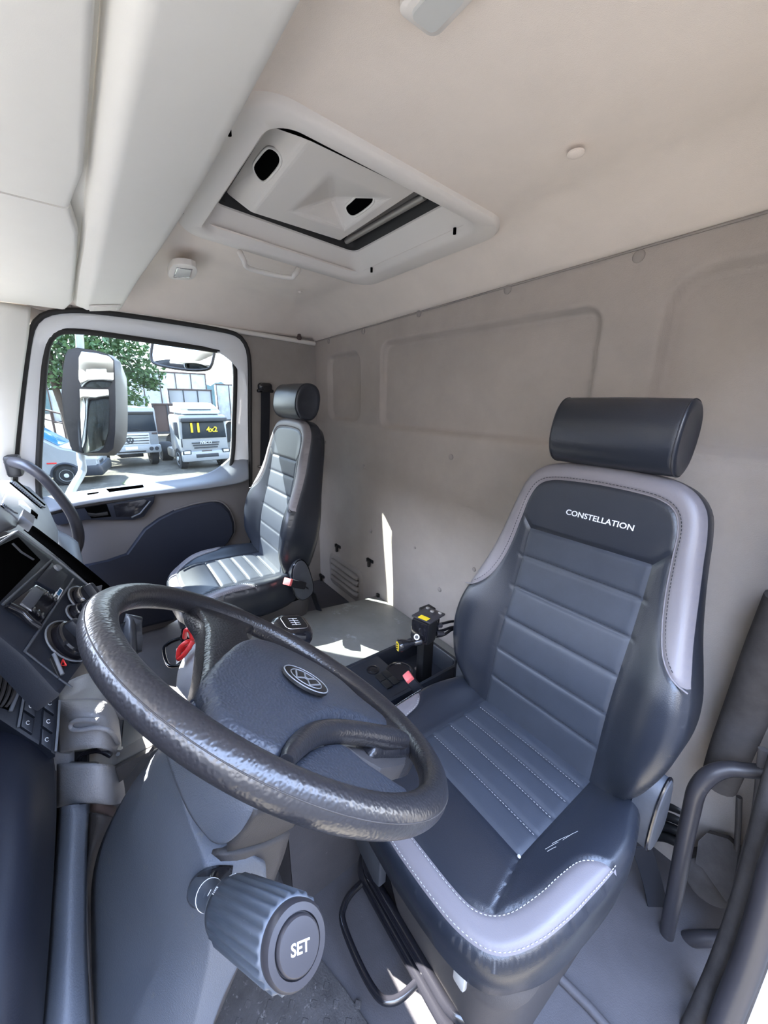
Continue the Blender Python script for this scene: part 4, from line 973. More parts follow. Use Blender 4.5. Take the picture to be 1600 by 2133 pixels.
ppslab('lid_latch', [(66, 1060), (80, 1072), (78, 1081), (64, 1070)], 'void', 0.0085, 0.002)
def ventstrip(p0, p1, n, wv):
    p0, p1 = np.array(p0), np.array(p1)
    ppslab('vent_strip', [tuple(p0 + [-wv * .6, wv * .3]), tuple(p0 + [wv * .6, -wv * .6]), tuple(p1 + [wv * .6, -wv * .5]), tuple(p1 + [-wv * .6, wv * .4])], 'void', 0.003, 0.004)
    for k in range(n):
        q = p0 + (p1 - p0) * (k + .5) / n
        P = [pp(*(q + [-wv * .5, -wv * .1]), .006), pp(*(q + [wv * .5, wv * .25]), .006)]
        tube('vent_slat', P, 0.0045, 'dashlight', face, seg=6)
ventstrip((26, 1002), (90, 1056), 17, 9); ventstrip((8, 1050), (32, 1068), 7, 9)
rowsG = [[pz(118, 1100, 1.62), pz(128, 1108, 1.62), pz(150, 1118, 1.60), pz(163, 1130, 1.60)],
         [pz(120, 1140, 1.52), pz(132, 1140, 1.50), pz(160, 1148, 1.50), pz(172, 1165, 1.52)],
         [pz(122, 1172, 1.46), pz(140, 1175, 1.42), pz(168, 1182, 1.42), pz(181, 1200, 1.46)],
         [pz(130, 1200, 1.44), pz(150, 1210, 1.40), pz(172, 1220, 1.40), pz(183, 1235, 1.46)],
         [pz(140, 1260, 1.50), pz(160, 1270, 1.50), pz(175, 1280, 1.50), pz(184, 1290, 1.52)]]
patch('glovebox_end', rowsG, 'dashlight', dash, thick=0.03, sub=2)
# knee bolster seen under the rim, beyond (rounded blue-grey nose)
K = [[pz(262, 1278, .80), pz(276, 1282, .78), pz(283, 1300, .80)], [pz(250, 1320, .78), pz(274, 1322, .74), pz(287, 1345, .78)], [pz(252, 1370, .78), pz(276, 1370, .75), pz(286, 1378, .80)]]
patch('knee_panel', K, 'dashblue', dash, thick=0.03, sub=2)
# lower cluster: air vent and switch blocks (driver's side of the stack)
VP0 = pz(60, 1470, .52); nV = unit(unit(CAM - VP0) * 0.7 + np.array([-0.1, -0.5, 0.25]))
def vp_(x, y, h=0.0): return onplane(x, y, VP0 + h * nV, nV)
lc_ = slab('lower_cluster', [vp_(x, y) for x, y in ((-80, 1330), (0, 1362), (60, 1400), (126, 1450), (122, 1500), (118, 1575), (60, 1540), (0, 1500), (-80, 1490))], 0.10, 'dash', dash, bev=0.004, n=nV)
def vs(nm, px, mt, h, th, parent=lc_, bev=0.0012, lab=None): return slab(nm, [vp_(x, y, h) for x, y in px], th, mt, parent, bev=bev, n=nV, label=lab)
vs('vent_recess', [(-60, 1370), (0, 1362), (40, 1385), (38, 1400), (20, 1480), (-10, 1470), (-60, 1450)], 'void', 0.001, 0.002)
for k in range(6):
    x0 = -26 + k * 11
    P = [vp_(x0 + 8, 1364 + (k - 2) * 5.5, .004), vp_(x0 + 6, 1400 + (k - 2) * 4, .006), vp_(x0 - 2, 1440 + (k - 2) * 3, .006), vp_(x0 - 14, 1470, .004)]
    ribbon('vent_slat', catmull(P, 4), nV * 0.006 + np.array([0.003, 0, 0]), 0.003, 'shroud_under', lc_)
tube('vent_border', [vp_(x, y, .003) for x, y in ((50, 1392), (42, 1430), (22, 1482))], 0.0025, 'dashlight', lc_, seg=8)
def sblock(nm, x0, y0, dx, dy, sx, sy, n):
    for k in range(n):
        a = np.array([x0 + k * sx, y0 + k * sy]); q = [a, a + dx, a + dx + dy, a + dy]
        s = vs(nm, [tuple(p) for p in q], 'dash', 0.005, 0.006, bev=0.0015)
        c = sum(q) / 4
        tube('switch_symbol', [vp_(c[0] + 4 * math.cos(t), c[1] + 4 * math.sin(t), .0057) for t in np.linspace(0.5, 5.5, 8)], 0.0004, 'print', s, seg=4)
sblock('rocker_switch', 61, 1412, np.array([24, 16]), np.array([-5, 31]), -6, 35, 3)
sblock('rocker_switch', 94, 1440, np.array([22, 15]), np.array([-2, 34]), -3, 38, 3)
tube('switch_border', [vp_(x, y, .004) for x, y in ((58, 1408), (50, 1450), (38, 1515))], 0.0015, 'dashlight', lc_, seg=6)
tube('switch_border', [vp_(x, y, .004) for x, y in ((124, 1458), (121, 1510), (116, 1565))], 0.0015, 'dashlight', lc_, seg=6)
# big dark lower dash panel
LD = [[pz(-120, 1480, .55), pz(-20, 1492, .53), pz(30, 1512, .52), pz(75, 1545, .515), pz(112, 1580, .53)],
      [pz(-120, 1530, .50), pz(-20, 1530, .48), pz(40, 1560, .47), pz(88, 1600, .475), pz(120, 1640, .52)],
      [pz(-120, 1660, .42), pz(-20, 1660, .42), pz(50, 1680, .425), pz(92, 1720, .44), pz(116, 1750, .50)],
      [pz(-120, 1840, .38), pz(-20, 1840, .385), pz(40, 1850, .39), pz(82, 1870, .41), pz(108, 1890, .47)],
      [pz(-120, 2020, .35), pz(-20, 2020, .35), pz(30, 2020, .36), pz(70, 2030, .38), pz(97, 2040, .44)],
      [pz(-120, 2200, .33), pz(-20, 2200, .33), pz(20, 2200, .34), pz(58, 2200, .36), pz(85, 2200, .42)]]
patch('lower_dash_panel', LD, 'doordark', dash, thick=0.01, sub=3)
# ---- grey trim beside the column, with stepped finger ledge and an opening
tg = thing('knee_trim', 'mid grey plastic trim with rounded ledge and slot left of the steering column', 'trim', pz(190, 1600, .6))
def G(rows): return [[pz(*p) for p in r] for r in rows]
patch('upper_trim', G([[(105, 1440, .70), (180, 1395, .70), (250, 1400, .74), (320, 1480, .78)], [(118, 1460, .66), (180, 1440, .65), (240, 1440, .68), (300, 1500, .74)], [(124, 1457, .62), (180, 1456, .61), (228, 1458, .63), (250, 1500, .70)]]), 'trimgrey', tg, thick=0.01, sub=2)
patch('ledge_trim', G([[(112, 1458, .61), (150, 1457, .60), (200, 1457, .60), (232, 1460, .62), (248, 1500, .68)],
                      [(116, 1480, .60), (150, 1478, .57), (200, 1478, .565), (236, 1486, .60), (250, 1520, .67)],
                      [(118, 1500, .60), (145, 1496, .565), (200, 1494, .56), (238, 1505, .59), (252, 1535, .67)],
                      [(118, 1530, .60), (150, 1522, .575), (200, 1516, .57), (240, 1530, .60), (254, 1555, .68)],
                      [(118, 1570, .595), (160, 1562, .575), (205, 1556, .57), (236, 1562, .60), (250, 1580, .68)]]), 'trimgrey', tg, thick=0.012, sub=2)
tube('finger_ledge', [pz(205, 1500, .562), pz(165, 1500, .566), pz(148, 1507, .57), pz(150, 1518, .572), pz(165, 1521, .568), pz(205, 1516, .565), pz(232, 1525, .58), pz(246, 1548, .63)], 0.0035, 'trimgrey', tg, smoothn=4, seg=8)
patch('lower_trim', G([[(118, 1592, .59), (158, 1594, .572), (200, 1590, .566), (236, 1592, .585), (252, 1600, .66)],
                      [(118, 1630, .585), (160, 1625, .565), (200, 1622, .56), (242, 1625, .58), (260, 1640, .66)],
                      [(118, 1670, .58), (160, 1664, .56), (200, 1660, .555), (240, 1668, .58), (262, 1660, .66)],
                      [(118, 1682, .585), (160, 1676, .57), (200, 1672, .565), (238, 1680, .59), (258, 1670, .67)]]), 'trimgrey', tg, thick=0.012, sub=2)
slab('slot_wall', [pz(*p) for p in ((116, 1560, .60), (156, 1562, .60), (156, 1596, .60), (116, 1596, .60))], 0.01, 'trimgrey', tg, bev=0.001)
slab('slot_back', [pz(*p) for p in ((150, 1555, .625), (256, 1555, .65), (256, 1600, .65), (150, 1600, .625))], 0.01, 'steel', tg, bev=0)
slab('slot_void', [pz(*p) for p in ((154, 1562, .605), (186, 1560, .605), (186, 1596, .605), (154, 1596, .605))], 0.005, 'black', tg, bev=0)
tube('slot_cable', [pz(x, y, .60) for x, y in ((165, 1588), (170, 1573), (190, 1565), (210, 1564), (232, 1574))], 0.004, 'blackgloss', tg, smoothn=4)
# release bracket bar (brownish) running to the column
br = thing('column_release_lever', 'brown-grey flat lever bar between knee trim and steering column', 'lever', pz(280, 1560, .62))
slab('lever_top', [pz(*p) for p in ((240, 1568, .64), (245, 1588, .62), (320, 1552, .60), (300, 1532, .62))], 0.012, 'steel', br, bev=0.002)
slab('lever_side', [pz(*p) for p in ((240, 1592, .62), (320, 1552, .60), (322, 1560, .60), (297, 1575, .61), (278, 1602, .62), (258, 1616, .63))], 0.012, 'shroud_under', br, bev=0.002)
lathe('pivot_pin', [(.003, 0), (.003, .003)], pz(246, 1571, .628), unit(CAM - pz(246, 1571, .628)), 'black', br, seg=10)
# pebbled strut going down to the floor
stt = thing('column_support_strut', 'pebbled blue-grey support strut running down to the floor beside the column', 'strut', pz(150, 1900, .5))
patch('strut_cover', G([[(124, 1682, .56), (150, 1676, .55), (186, 1674, .57)], [(118, 1760, .54), (150, 1755, .525), (182, 1760, .55)], [(110, 1850, .51), (150, 1850, .50), (180, 1850, .525)],
                        [(104, 1950, .485), (148, 1950, .47), (180, 1950, .50)], [(95, 2050, .46), (142, 2050, .445), (184, 2050, .475)], [(82, 2180, .43), (140, 2180, .42), (190, 2180, .45)]]), 'shroud', stt, thick=0.02, sub=2)
slab('strut_gap', [pz(*p) for p in ((112, 1684, .64), (126, 1682, .64), (112, 1850, .60), (88, 2180, .55), (70, 2180, .55), (98, 1850, .60))], 0.01, 'void', stt, bev=0)
rub = thing('column_bellows', 'folded black rubber boot and woven webbing between strut and column', 'boot', pz(205, 1750, .66))
patch('webbing', G([[(188, 1674, .60), (215, 1672, .60), (243, 1680, .64)], [(186, 1684, .60), (215, 1686, .60), (240, 1696, .64)], [(188, 1692, .61), (215, 1694, .61), (236, 1704, .65)]]), 'rust', rub, thick=0.01, sub=1)
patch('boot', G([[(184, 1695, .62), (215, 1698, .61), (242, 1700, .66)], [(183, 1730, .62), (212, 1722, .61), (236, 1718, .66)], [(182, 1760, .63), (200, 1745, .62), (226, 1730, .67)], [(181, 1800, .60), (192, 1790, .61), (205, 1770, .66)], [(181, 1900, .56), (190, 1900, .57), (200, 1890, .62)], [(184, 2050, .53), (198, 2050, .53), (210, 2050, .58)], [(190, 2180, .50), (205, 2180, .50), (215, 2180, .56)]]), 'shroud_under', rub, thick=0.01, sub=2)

# ================================================================== ENGINE COVER, TRAY, GEAR LEVER
def tz(Y): return 0.19 + (Y + 1.13) * 0.13
ecv = thing('engine_cover', 'low grey engine cover between the seats with dusty scuff marks and sun patch', 'engine cover', (1.2, -0.7, 0))
rows = []
for Y in np.linspace(-1.135, -0.22, 12):
    z = tz(Y) if Y < -0.4 else tz(-0.4) + (Y + 0.4) * 0.25
    xl, xr = 0.66, 1.60 + 0.04 * (-1.13 - Y)
    rows.append([(xl - .012, Y, 0.0), (xl - .004, Y, z - 0.05), (xl, Y, z - 0.012), (xl + .016, Y, z), (1.1, Y, z + 0.004), (xr - .02, Y, z), (xr, Y, z - 0.014), (xr + .012, Y, 0.0)])
nr_ = len(rows)
def colmesh(nm, cols, mt, ends=False):
    V = [r[c] for r in rows for c in cols]; n = len(cols); F = [(i * n + j, i * n + j + 1, (i + 1) * n + j + 1, (i + 1) * n + j) for i in range(nr_ - 1) for j in range(n - 1)]
    if ends: F += [tuple(range(n)), tuple((nr_ - 1) * n + k for k in range(n))]
    return pyd(nm, V, F, mt, ecv, smooth=True, auto=40)
colmesh('cover_top', (1, 2, 3, 4, 5, 6), 'tunnel')
colmesh('cover_skirt', (0, 1), 'floor'); colmesh('cover_skirt', (6, 7), 'floor')
e_r = rows[-1]; pyd('cover_skirt', [(p[0], p[1] + .001, p[2]) for p in e_r], [tuple(range(8))], 'floor', ecv)
box('rear_clip', (at(787, 1238, 1, BY + 0.02)[0], BY + 0.02, tz(-1.13) + 0.01), (0.02, 0.015, 0.02), 'black', ecv, bev=0.003)
tr = thing('console_tray', 'black plastic tray with socket, switches and cup holder beside the driver seat', 'tray', (0.87, -0.75, 0.22))
ZT = 0.36
def tp(x, y, z=ZT): return at(x, y, 2, z)
cA, cB, cC = tp(719, 1392), tp(868, 1338), tp(966, 1381)
print('tray', cA, cB, cC, tp(896, 1418), tp(800, 1470))
x0, x1, y0, y1 = 0.762, 0.985, -0.925, -0.50
def tr_r(i, z, r=0.02): return [(x, y, z) for x, y in rrect(x0 + i, x1 - i, y0 + i, y1 - i, r)]
# body with a sunken bin: outer wall, rim, floor
rings('tray_body', [tr_r(0.004, 0.20), tr_r(0, ZT - 0.01), tr_r(0.002, ZT), tr_r(0.012, ZT), tr_r(0.016, ZT - 0.004), tr_r(0.022, ZT - 0.07, 0.015)], 'dash', tr, cap1=True, auto=40)
pnl = slab('switch_panel', [(x, y, ZT - 0.002) for x, y in rrect(x0 + 0.014, x1 - 0.014, -0.70, y1 - 0.012, 0.012)], 0.05, 'dash', tr, bev=0.003, n=(0, 0, 1))
sc_ = tp(777, 1395)
lathe('power_socket', [(.022, 0), (.022, .003), (.018, .004), (.017, .001), (.012, .001), (.012, .003), (.004, .004)], (sc_[0], sc_[1], ZT - .002), (0, 0, 1), 'blackgloss', pnl, seg=28)
for (px, py) in ((792, 1412), (806, 1405), (806, 1426), (820, 1418)):
    q = tp(px, py); box('tray_switch', (q[0], q[1], ZT + 0.001), (0.036, 0.024, 0.006), 'black', pnl, bev=0.002)
q = tp(832, 1398)
ch_ = lathe('cup_holder', [(.044, 0.0), (.046, .003), (.041, .004), (.039, 0.0), (.037, -.002), (.036, -.0025), (.01, -.003)], (q[0], q[1], ZT - .001), (0, 0, 1), 'blackgloss', pnl, seg=36)
lathe('cup_well', [(.036, 0), (.036, .001)], (q[0], q[1], ZT - .0022), (0, 0, 1), 'void', ch_, seg=32)
lathe('tray_screw', [(.008, 0), (.008, .003), (.003, .004)], (tp(868, 1393, ZT - .07)[0], tp(868, 1393, ZT - .07)[1], ZT - .07), (0, 0, 1), 'steel', tr, seg=14)
# trailer brake valve on its bracket
vz = 0.80
def vpz(x, y, z): return pz(x, y, z * 1.07)
vc = thing('trailer_brake_valve', 'black hand brake valve box with yellow sticker and yellow-capped knob on bracket', 'brake valve', tp(872, 1375))
c0 = vpz(886, 1306, 1.06)
print('valve', c0)
VD = unit([-0.25, 0.95, 0.1])     # knob points forward
sd_ = unit(np.cross(VD, Z3)); vu = np.cross(sd_, VD)
MV = frame(c0, sd_, VD, vu)
body = box('valve_body', (0, 0, 0), (0.055, 0.075, 0.060), 'blackgloss', vc, mtx=MV, bev=0.006)
box('valve_head', (0.0, 0.006, -0.004), (0.062, 0.05, 0.070), 'black', vc, mtx=MV, bev=0.008)
box('top_plate', (0, -0.012, 0.034), (0.065, 0.085, 0.006), 'steel' if False else 'tube', vc, mtx=MV, bev=0.002)
box('yellow_sticker', (-0.004, 0.020, 0.0378), (0.030, 0.020, 0.001), 'yellow', vc, mtx=MV, bev=0)
for a, b in ((-.022, -.04), (.022, -.04), (-.0, -.03)):
    bm = bmesh.new(); boxm(bm, (a, b, 0.04), (0.010, 0.010, 0.006), mtx=MV, bev=0.002); bmobj('plate_bolt', bm, 'steel', vc)
ka = vpz(870, 1337, 1.02); kc_ = vpz(829, 1346, 1.00); kd = unit(kc_ - ka)
kn = lathe('valve_knob', [(.011, -0.01), (.011, .010), (.008, .014), (.0085, .022), (.014, .036), (.0175, .05), (.0175, .058), (.015, .062), (.001, .062)], ka, kd, 'blackgloss', vc, seg=24)
slab('knob_cap', catmull([ka + kd * 0.0625 + a * unit(np.cross(kd, Z3)) + b * Z3 for a, b in ((-.007, .012), (.007, .012), (.009, 0), (.007, -.012), (-.007, -.012), (-.009, 0))], 4, True), 0.002, 'yellow', kn, bev=0, n=kd)
for k in range(3):
    q0 = ka + kd * 0.0632 + (0.007 - 0.007 * k) * Z3; box('cap_mark', q0, (0.004, 0.003, 0.003), 'black', kn, bev=0)
lathe('face_zero', [(.008, 0), (.008, .001)], vpz(868, 1327, 1.00), unit(CAM - vpz(868, 1327, 1.0)), 'print', vc, seg=16)
lathe('face_zero_centre', [(.0048, 0), (.0048, .0012)], vpz(868, 1327, .9995), unit(CAM - vpz(868, 1327, 1.0)), 'black', vc, seg=16)
bb = tp(878, 1378, ZT - .07); 
box('bracket', ((bb[0] + c0[0]) / 2, (bb[1] + c0[1]) / 2 - .01, (0.29 + c0[2]) / 2 - .01), (0.035, 0.045, c0[2] - 0.30), 'black', vc, bev=0.003)
for (y0_, y1_) in ((1298, 1294), (1312, 1306), (1322, 1310)):
    tube('air_hose', [vpz(908, y0_ + 4, 1.07), vpz(925, y0_, 1.08), vpz(945, y1_, 1.09), vpz(965, y1_ + 4, 1.10), vpz(985, y1_ + 16, 1.11)], 0.0042, 'blackgloss', vc, smoothn=4, seg=8)
for (x, y) in ((912, 1303), (916, 1320)):
    lathe('hose_fitting', [(.007, -.01), (.007, .012), (.0055, .014)], vpz(x, y, 1.07), unit(vpz(x + 20, y, 1.08) - vpz(x, y, 1.07)), 'tube', vc, seg=10)
# gear lever
gl_ = thing('gear_lever', 'black leather gear knob with shift pattern on a tall lever behind the wheel', 'gear lever', (0, 0, 0))
gk = pz(606, 1316, .78)
gl_.location = (gk[0] + .03, gk[1] - .02, 0.25)
print('gear', gk)
gn = unit([-0.15, -0.30, 0.94]); gx_ = unit(np.cross([0, 1, 0], gn)); gy_ = np.cross(gn, gx_)
def gr_(a, b, z, r): return [gk + gx_ * x + gy_ * y + gn * z for x, y in rrect(-a, a, -b, b, r, 6)]
kb_ = rings('knob', [gr_(.024, .026, -.055, .02), gr_(.030, .032, -.04, .022), gr_(.036, .040, -.018, .026), gr_(.038, .043, .0, .028), gr_(.036, .040, .012, .028), gr_(.030, .034, .020, .026), gr_(.022, .026, .0225, .02)], 'blackgloss', gl_, cap0=True, cap1=True, auto=70)
tube('shift_plate_rim', gr_(.021, .024, .0228, .01), 0.0011, 'chrome', kb_, closed=True, seg=8)
slab('shift_plate', gr_(.020, .023, .0242, .009), 0.003, 'black', kb_, bev=0, n=gn)
GM = frame(gk + gn * 0.0245, -gx_, -gy_, gn)
strokes('shift_pattern', [tuple(q * .011 for q in s) for s in [(-1, 0, 1, 0), (-.9, -.9, -.9, .9), (-.3, -.9, -.3, .9), (.3, -.9, .3, .9), (.9, -.9, .9, .9)]], 0.0011, GM, kb_, th=0.0005)
tube('lever_neck', [gk - gn * 0.05, gk - gn * 0.085], [.022, .020], 'black', gl_, seg=20)
lathe('neck_ring', [(.021, -.07), (.0235, -.068), (.0235, -.060), (.021, -.058)], gk, gn, 'chrome', gl_, seg=24)
tube('lever_boot', [gk - gn * 0.085, gk - gn * 0.14, gk - gn * 0.22, np.array([gk[0] + .06, gk[1] + .02, 0.30])], [.024, .034, .045, .075], 'seal', gl_, seg=20, smoothn=4)
# footwell objects seen through the wheel
bag = thing('red_lanyard', 'red and white coiled lanyard lying in the dark footwell behind the wheel', 'lanyard', pz(390, 1345, 1.0))
tube('cord', [pz(x, y, z) for x, y, z in ((385, 1328, 1.02), (386, 1316, 1.0), (392, 1311, .99), (398, 1318, 1.0), (400, 1334, 1.0), (388, 1338, .98), (374, 1352, .98), (372, 1372, .98), (385, 1362, .97), (402, 1336, .98))], 0.006, 'red', bag, smoothn=5, seg=8)
slab('badge', [pz(*p) for p in ((372, 1348, 1.0), (402, 1334, 1.0), (402, 1350, 1.0), (372, 1380, 1.0))], 0.012, 'white', bag, bev=0.004)
slab('badge_print', [pz(*p) for p in ((376, 1352, .99), (400, 1338, .99), (400, 1343, .99), (376, 1362, .99))], 0.004, 'red', bag, bev=0.001)
gb = thing('gear_console', 'rounded grey plastic gear lever console with sunlit flank behind the wheel', 'console', pz(400, 1400, .95))
KX = [[pz(370, 1400, 1.06), pz(385, 1360, 1.04), pz(410, 1335, 1.04), (pz(450, 1318, 1.04)), pz(520, 1310, 1.06)],
      [pz(366, 1430, .98), pz(388, 1400, .93), pz(415, 1375, .92), pz(450, 1350, .92), pz(520, 1340, .96)],
      [pz(368, 1470, .94), pz(395, 1450, .88), pz(420, 1430, .86), pz(450, 1410, .87), pz(520, 1400, .92)],
      [pz(380, 1560, .96), pz(400, 1560, .92), pz(430, 1560, .90), pz(470, 1560, .92), pz(520, 1560, .95)]]
patch('console_shell', KX, 'trimgrey', gb, thick=0.02, sub=3)
# pedal-area floor plate
slab('floor_mat_step', [pz(*p) for p in ((255, 1500, .95), (300, 1500, .98), (330, 1560, .95), (262, 1600, .90), (250, 1560, .9))], 0.01, 'cluthole', None, bev=0.003)
o = bpy.data.objects['floor_mat_step']; o.name = 'foot_rest'; tag(o, 'dark teal foot rest panel seen between knee trim and steering wheel rim', 'foot rest')

# ================================================================== A-PILLAR HANDLE
ah = thing('pillar_grab_handle', 'curved black grab handle tube on the passenger side windshield pillar', 'handle', at(30, 968, 0, 2.16))
hp = [at(x, y, 0, X) for x, y, X in ((24, 962, 2.22), (34, 964, 2.18), (58, 972, 2.12), (90, 995, 2.10), (125, 1035, 2.10), (150, 1072, 2.10), (162, 1105, 2.10), (163, 1130, 2.12), (158, 1150, 2.16))]
tube('grip', hp, [.026, .024, .021, .021, .021, .021, .022, .022, .02], 'tube', ah, smoothn=5, seg=14)
box('foot', at(29, 970, 0, 2.22), (0.07, 0.05, 0.09), 'black', ah, bev=0.012)

# ================================================================== DRIVER'S DOORWAY: TUBES, BELT REEL, SEALS
gt = thing('entry_grab_rail', 'thick black grab rail rising from the floor beside the driver seat', 'grab rail', at(1385, 1990, 1, -.86))
P = [pz(1384, 1985, .96), pz(1392, 1930, .94), pz(1408, 1850, .91), pz(1425, 1760, .875), pz(1440, 1690, .85), pz(1452, 1645, .83), pz(1478, 1615, .815), pz(1515, 1602, .80), pz(1560, 1605, .78), pz(1640, 1612, .74)]
tube('upper_rail', P, [.013, .015, .0165, .0165, .0165, .0165, .0165, .015, .014, .014], 'tube', gt, smoothn=6, seg=18)
tube('lower_rail', [pz(1382, 1980, .97), pz(1410, 1962, .96), pz(1450, 1955, .93), pz(1520, 1955, .90), pz(1600, 1955, .86)], [.010, .015, .016, .016, .016], 'tube', gt, smoothn=5, seg=16)
box('rail_foot', pz(1372, 1985, .98), (0.05, 0.06, 0.03), 'rust', gt, bev=0.008)
lathe('foot_bolt', [(.018, -.004), (.018, .006), (.008, .010)], pz(1365, 1975, .965), (0, 0, 1), 'steel', gt, seg=16)
pt = thing('pillar_cover_tube', 'dusty dark padded belt sleeve sloping down the door pillar', 'sleeve', pz(1500, 1600, .86))
tube('sleeve', [pz(1650, 1250, .74), pz(1600, 1370, .79), pz(1560, 1470, .83), pz(1520, 1570, .87), pz(1498, 1630, .90)], [.040, .040, .038, .036, .033], 'dustytube', pt, smoothn=5, seg=18)
bp_ = thing('driver_belt_reel', 'dusty black belt reel housing low on the door pillar behind grab rail', 'belt reel', pz(1490, 1800, .95))
slab('reel_bracket', [pz(*p) for p in ((1462, 1745, .98), (1480, 1728, .98), (1522, 1740, .95), (1545, 1760, .93), (1535, 1840, .92), (1520, 1870, .93), (1470, 1800, .97), (1456, 1790, .98))], 0.03, 'dustytube', bp_, bev=0.004)
slab('bracket_window', [pz(*p) for p in ((1470, 1762, .975), (1478, 1740, .97), (1520, 1752, .945), (1515, 1790, .945), (1470, 1776, .97))], 0.004, 'shroud_under', bp_, bev=0.001)
rc = pz(1482, 1838, .95); ra = unit(unit(CAM - rc) * .8 + np.array([-.2, .3, -.3]))
lathe('reel_drum', [(.050, -.05), (.052, -.01), (.052, 0), (.047, .004), (.012, .006), (.006, .010), (.001, .010)], rc, ra, 'dustytube', bp_, seg=36)
tube('belt_guide', [pz(1540, 1660, .90), pz(1538, 1720, .91), pz(1534, 1790, .92)], .006, 'shroud_under', bp_, seg=8)
bs = thing('driver_seat_belt', 'black belt strap running down to the floor anchor behind the driver seat', 'seat belt', pz(1355, 1800, 1.0))
ribbon('strap', catmull([pz(1336, 1765, .93), pz(1348, 1800, .96), pz(1362, 1850, .99), pz(1372, 1910, 1.0), pz(1372, 1960, 1.0)], 5), unit(R3[:, 0]) * 0.05, 0.003, 'belt', bs)
slab('anchor_plate', [pz(*p) for p in ((1340, 1948, .99), (1352, 1930, .985), (1362, 1932, .98), (1366, 1945, .98), (1345, 1960, .99))], 0.003, 'chrome', bs, bev=0.0005)
jk = thing('air_line_bundle', 'bundle of black hoses behind the driver seat hinge', 'hoses', pz(1400, 1700, 1.1))
for k in range(4):
    tube('hose', [pz(1330, 1690 + k * 18, 1.15), pz(1380, 1675 + k * 22, 1.10), pz(1430, 1690 + k * 24, 1.06), pz(1470, 1710 + k * 20, 1.08)], .014, 'black', jk, smoothn=4, seg=10)
# door opening seals and painted sill at the lower right
sealP = lambda pts, r, mt, nm, lab: tag(tube(nm, [pz(*p) for p in pts], r, mt, smoothn=5, seg=14), lab, 'seal')
sealP(((1640, 1560, .70), (1602, 1690, .72), (1580, 1780, .74), (1545, 1900, .76), (1505, 2010, .78), (1462, 2110, .79), (1430, 2180, .80)), .021, 'dustytube', 'door_opening_seal', 'inner dusty rubber seal of the driver door opening')
sealP(((1660, 1700, .66), (1618, 1800, .68), (1590, 1900, .70), (1555, 2010, .72), (1515, 2110, .735), (1490, 2190, .74)), .022, 'tube', 'door_opening_seal', 'outer dark rubber seal beside the bright door sill')
tube('trim_5', [pz(*p) for p in ((1590, 1560, .76), (1575, 1700, .78), (1548, 1800, .80), (1520, 1930, .82), (1475, 2050, .84), (1410, 2180, .86))], .008, 'doorgrey', smoothn=5, seg=8)['kind'] = 'structure'
jr = [[pz(1640, 1560, .72), pz(1670, 1700, .68)], [pz(1602, 1690, .74), pz(1618, 1800, .70)], [pz(1580, 1780, .76), pz(1592, 1900, .72)], [pz(1545, 1900, .78), pz(1557, 2010, .74)], [pz(1505, 2010, .80), pz(1517, 2110, .755)], [pz(1462, 2110, .81), pz(1492, 2190, .76)], [pz(1430, 2190, .82), pz(1480, 2230, .78)]]
struct(patch('trim_8', jr, 'dustytube', thick=0.03, sub=2))
rowsS = G([[(1640, 1830, .80), (1700, 1780, .78), (1800, 1760, .76)], [(1618, 1960, .80), (1690, 1950, .78), (1800, 1940, .76)], [(1578, 2080, .82), (1650, 2080, .80), (1800, 2080, .78)], [(1540, 2190, .84), (1620, 2200, .82), (1800, 2200, .80)]])
struct(patch('door_sill_paint', rowsS, 'whitepaint', thick=0.02, sub=2)).name = 'trim_6'
# plastic floor covering details: raised wheel-arch step and grooves right of the seat
fs = [[pz(*p) for p in r] for r in ([(1395, 1990, .995), (1450, 1975, .96), (1540, 1975, .92)], [(1370, 2060, 1.0), (1430, 2040, .955), (1520, 2040, .90)], [(1330, 2190, 1.0), (1400, 2190, .94), (1500, 2190, .86)])]
struct(patch('floor_step', fs, 'floor', thick=0.05, sub=2))
struct(tube('trim_7', [at(x, y, 2, 0.006) for x, y in ((1165, 2035), (1230, 2100), (1265, 2140), (1300, 2180))], .010, 'floor', seg=8))
struct(slab('floor_mat', [at(x, y, 2, 0.012) for x, y in ((420, 2180), (500, 1990), (560, 1900), (640, 1960), (720, 2060), (800, 2180))], 0.010, 'mat_', bev=0.003, n=(0, 0, 1)))
fm = bpy.data.objects['floor_mat']
k = 0
for yy in range(1940, 2170, 38):
    for xx in range(450, 760, 46):
        x = xx + (20 if (yy // 38) % 2 else 0); lo = 540 - (yy - 1900) * .42; hi = 600 + (yy - 1920) * .85
        if lo + 30 < x < hi:
            q = at(x, yy, 2, 0.012); box('stud', q, (0.013, 0.013, 0.003), 'mat_', fm, bev=0.0012, seg=1, mtx=Matrix.Translation(Vector(q)) @ Matrix.Rotation(0.78, 4, 'Z') @ Matrix.Translation(-Vector(q)))

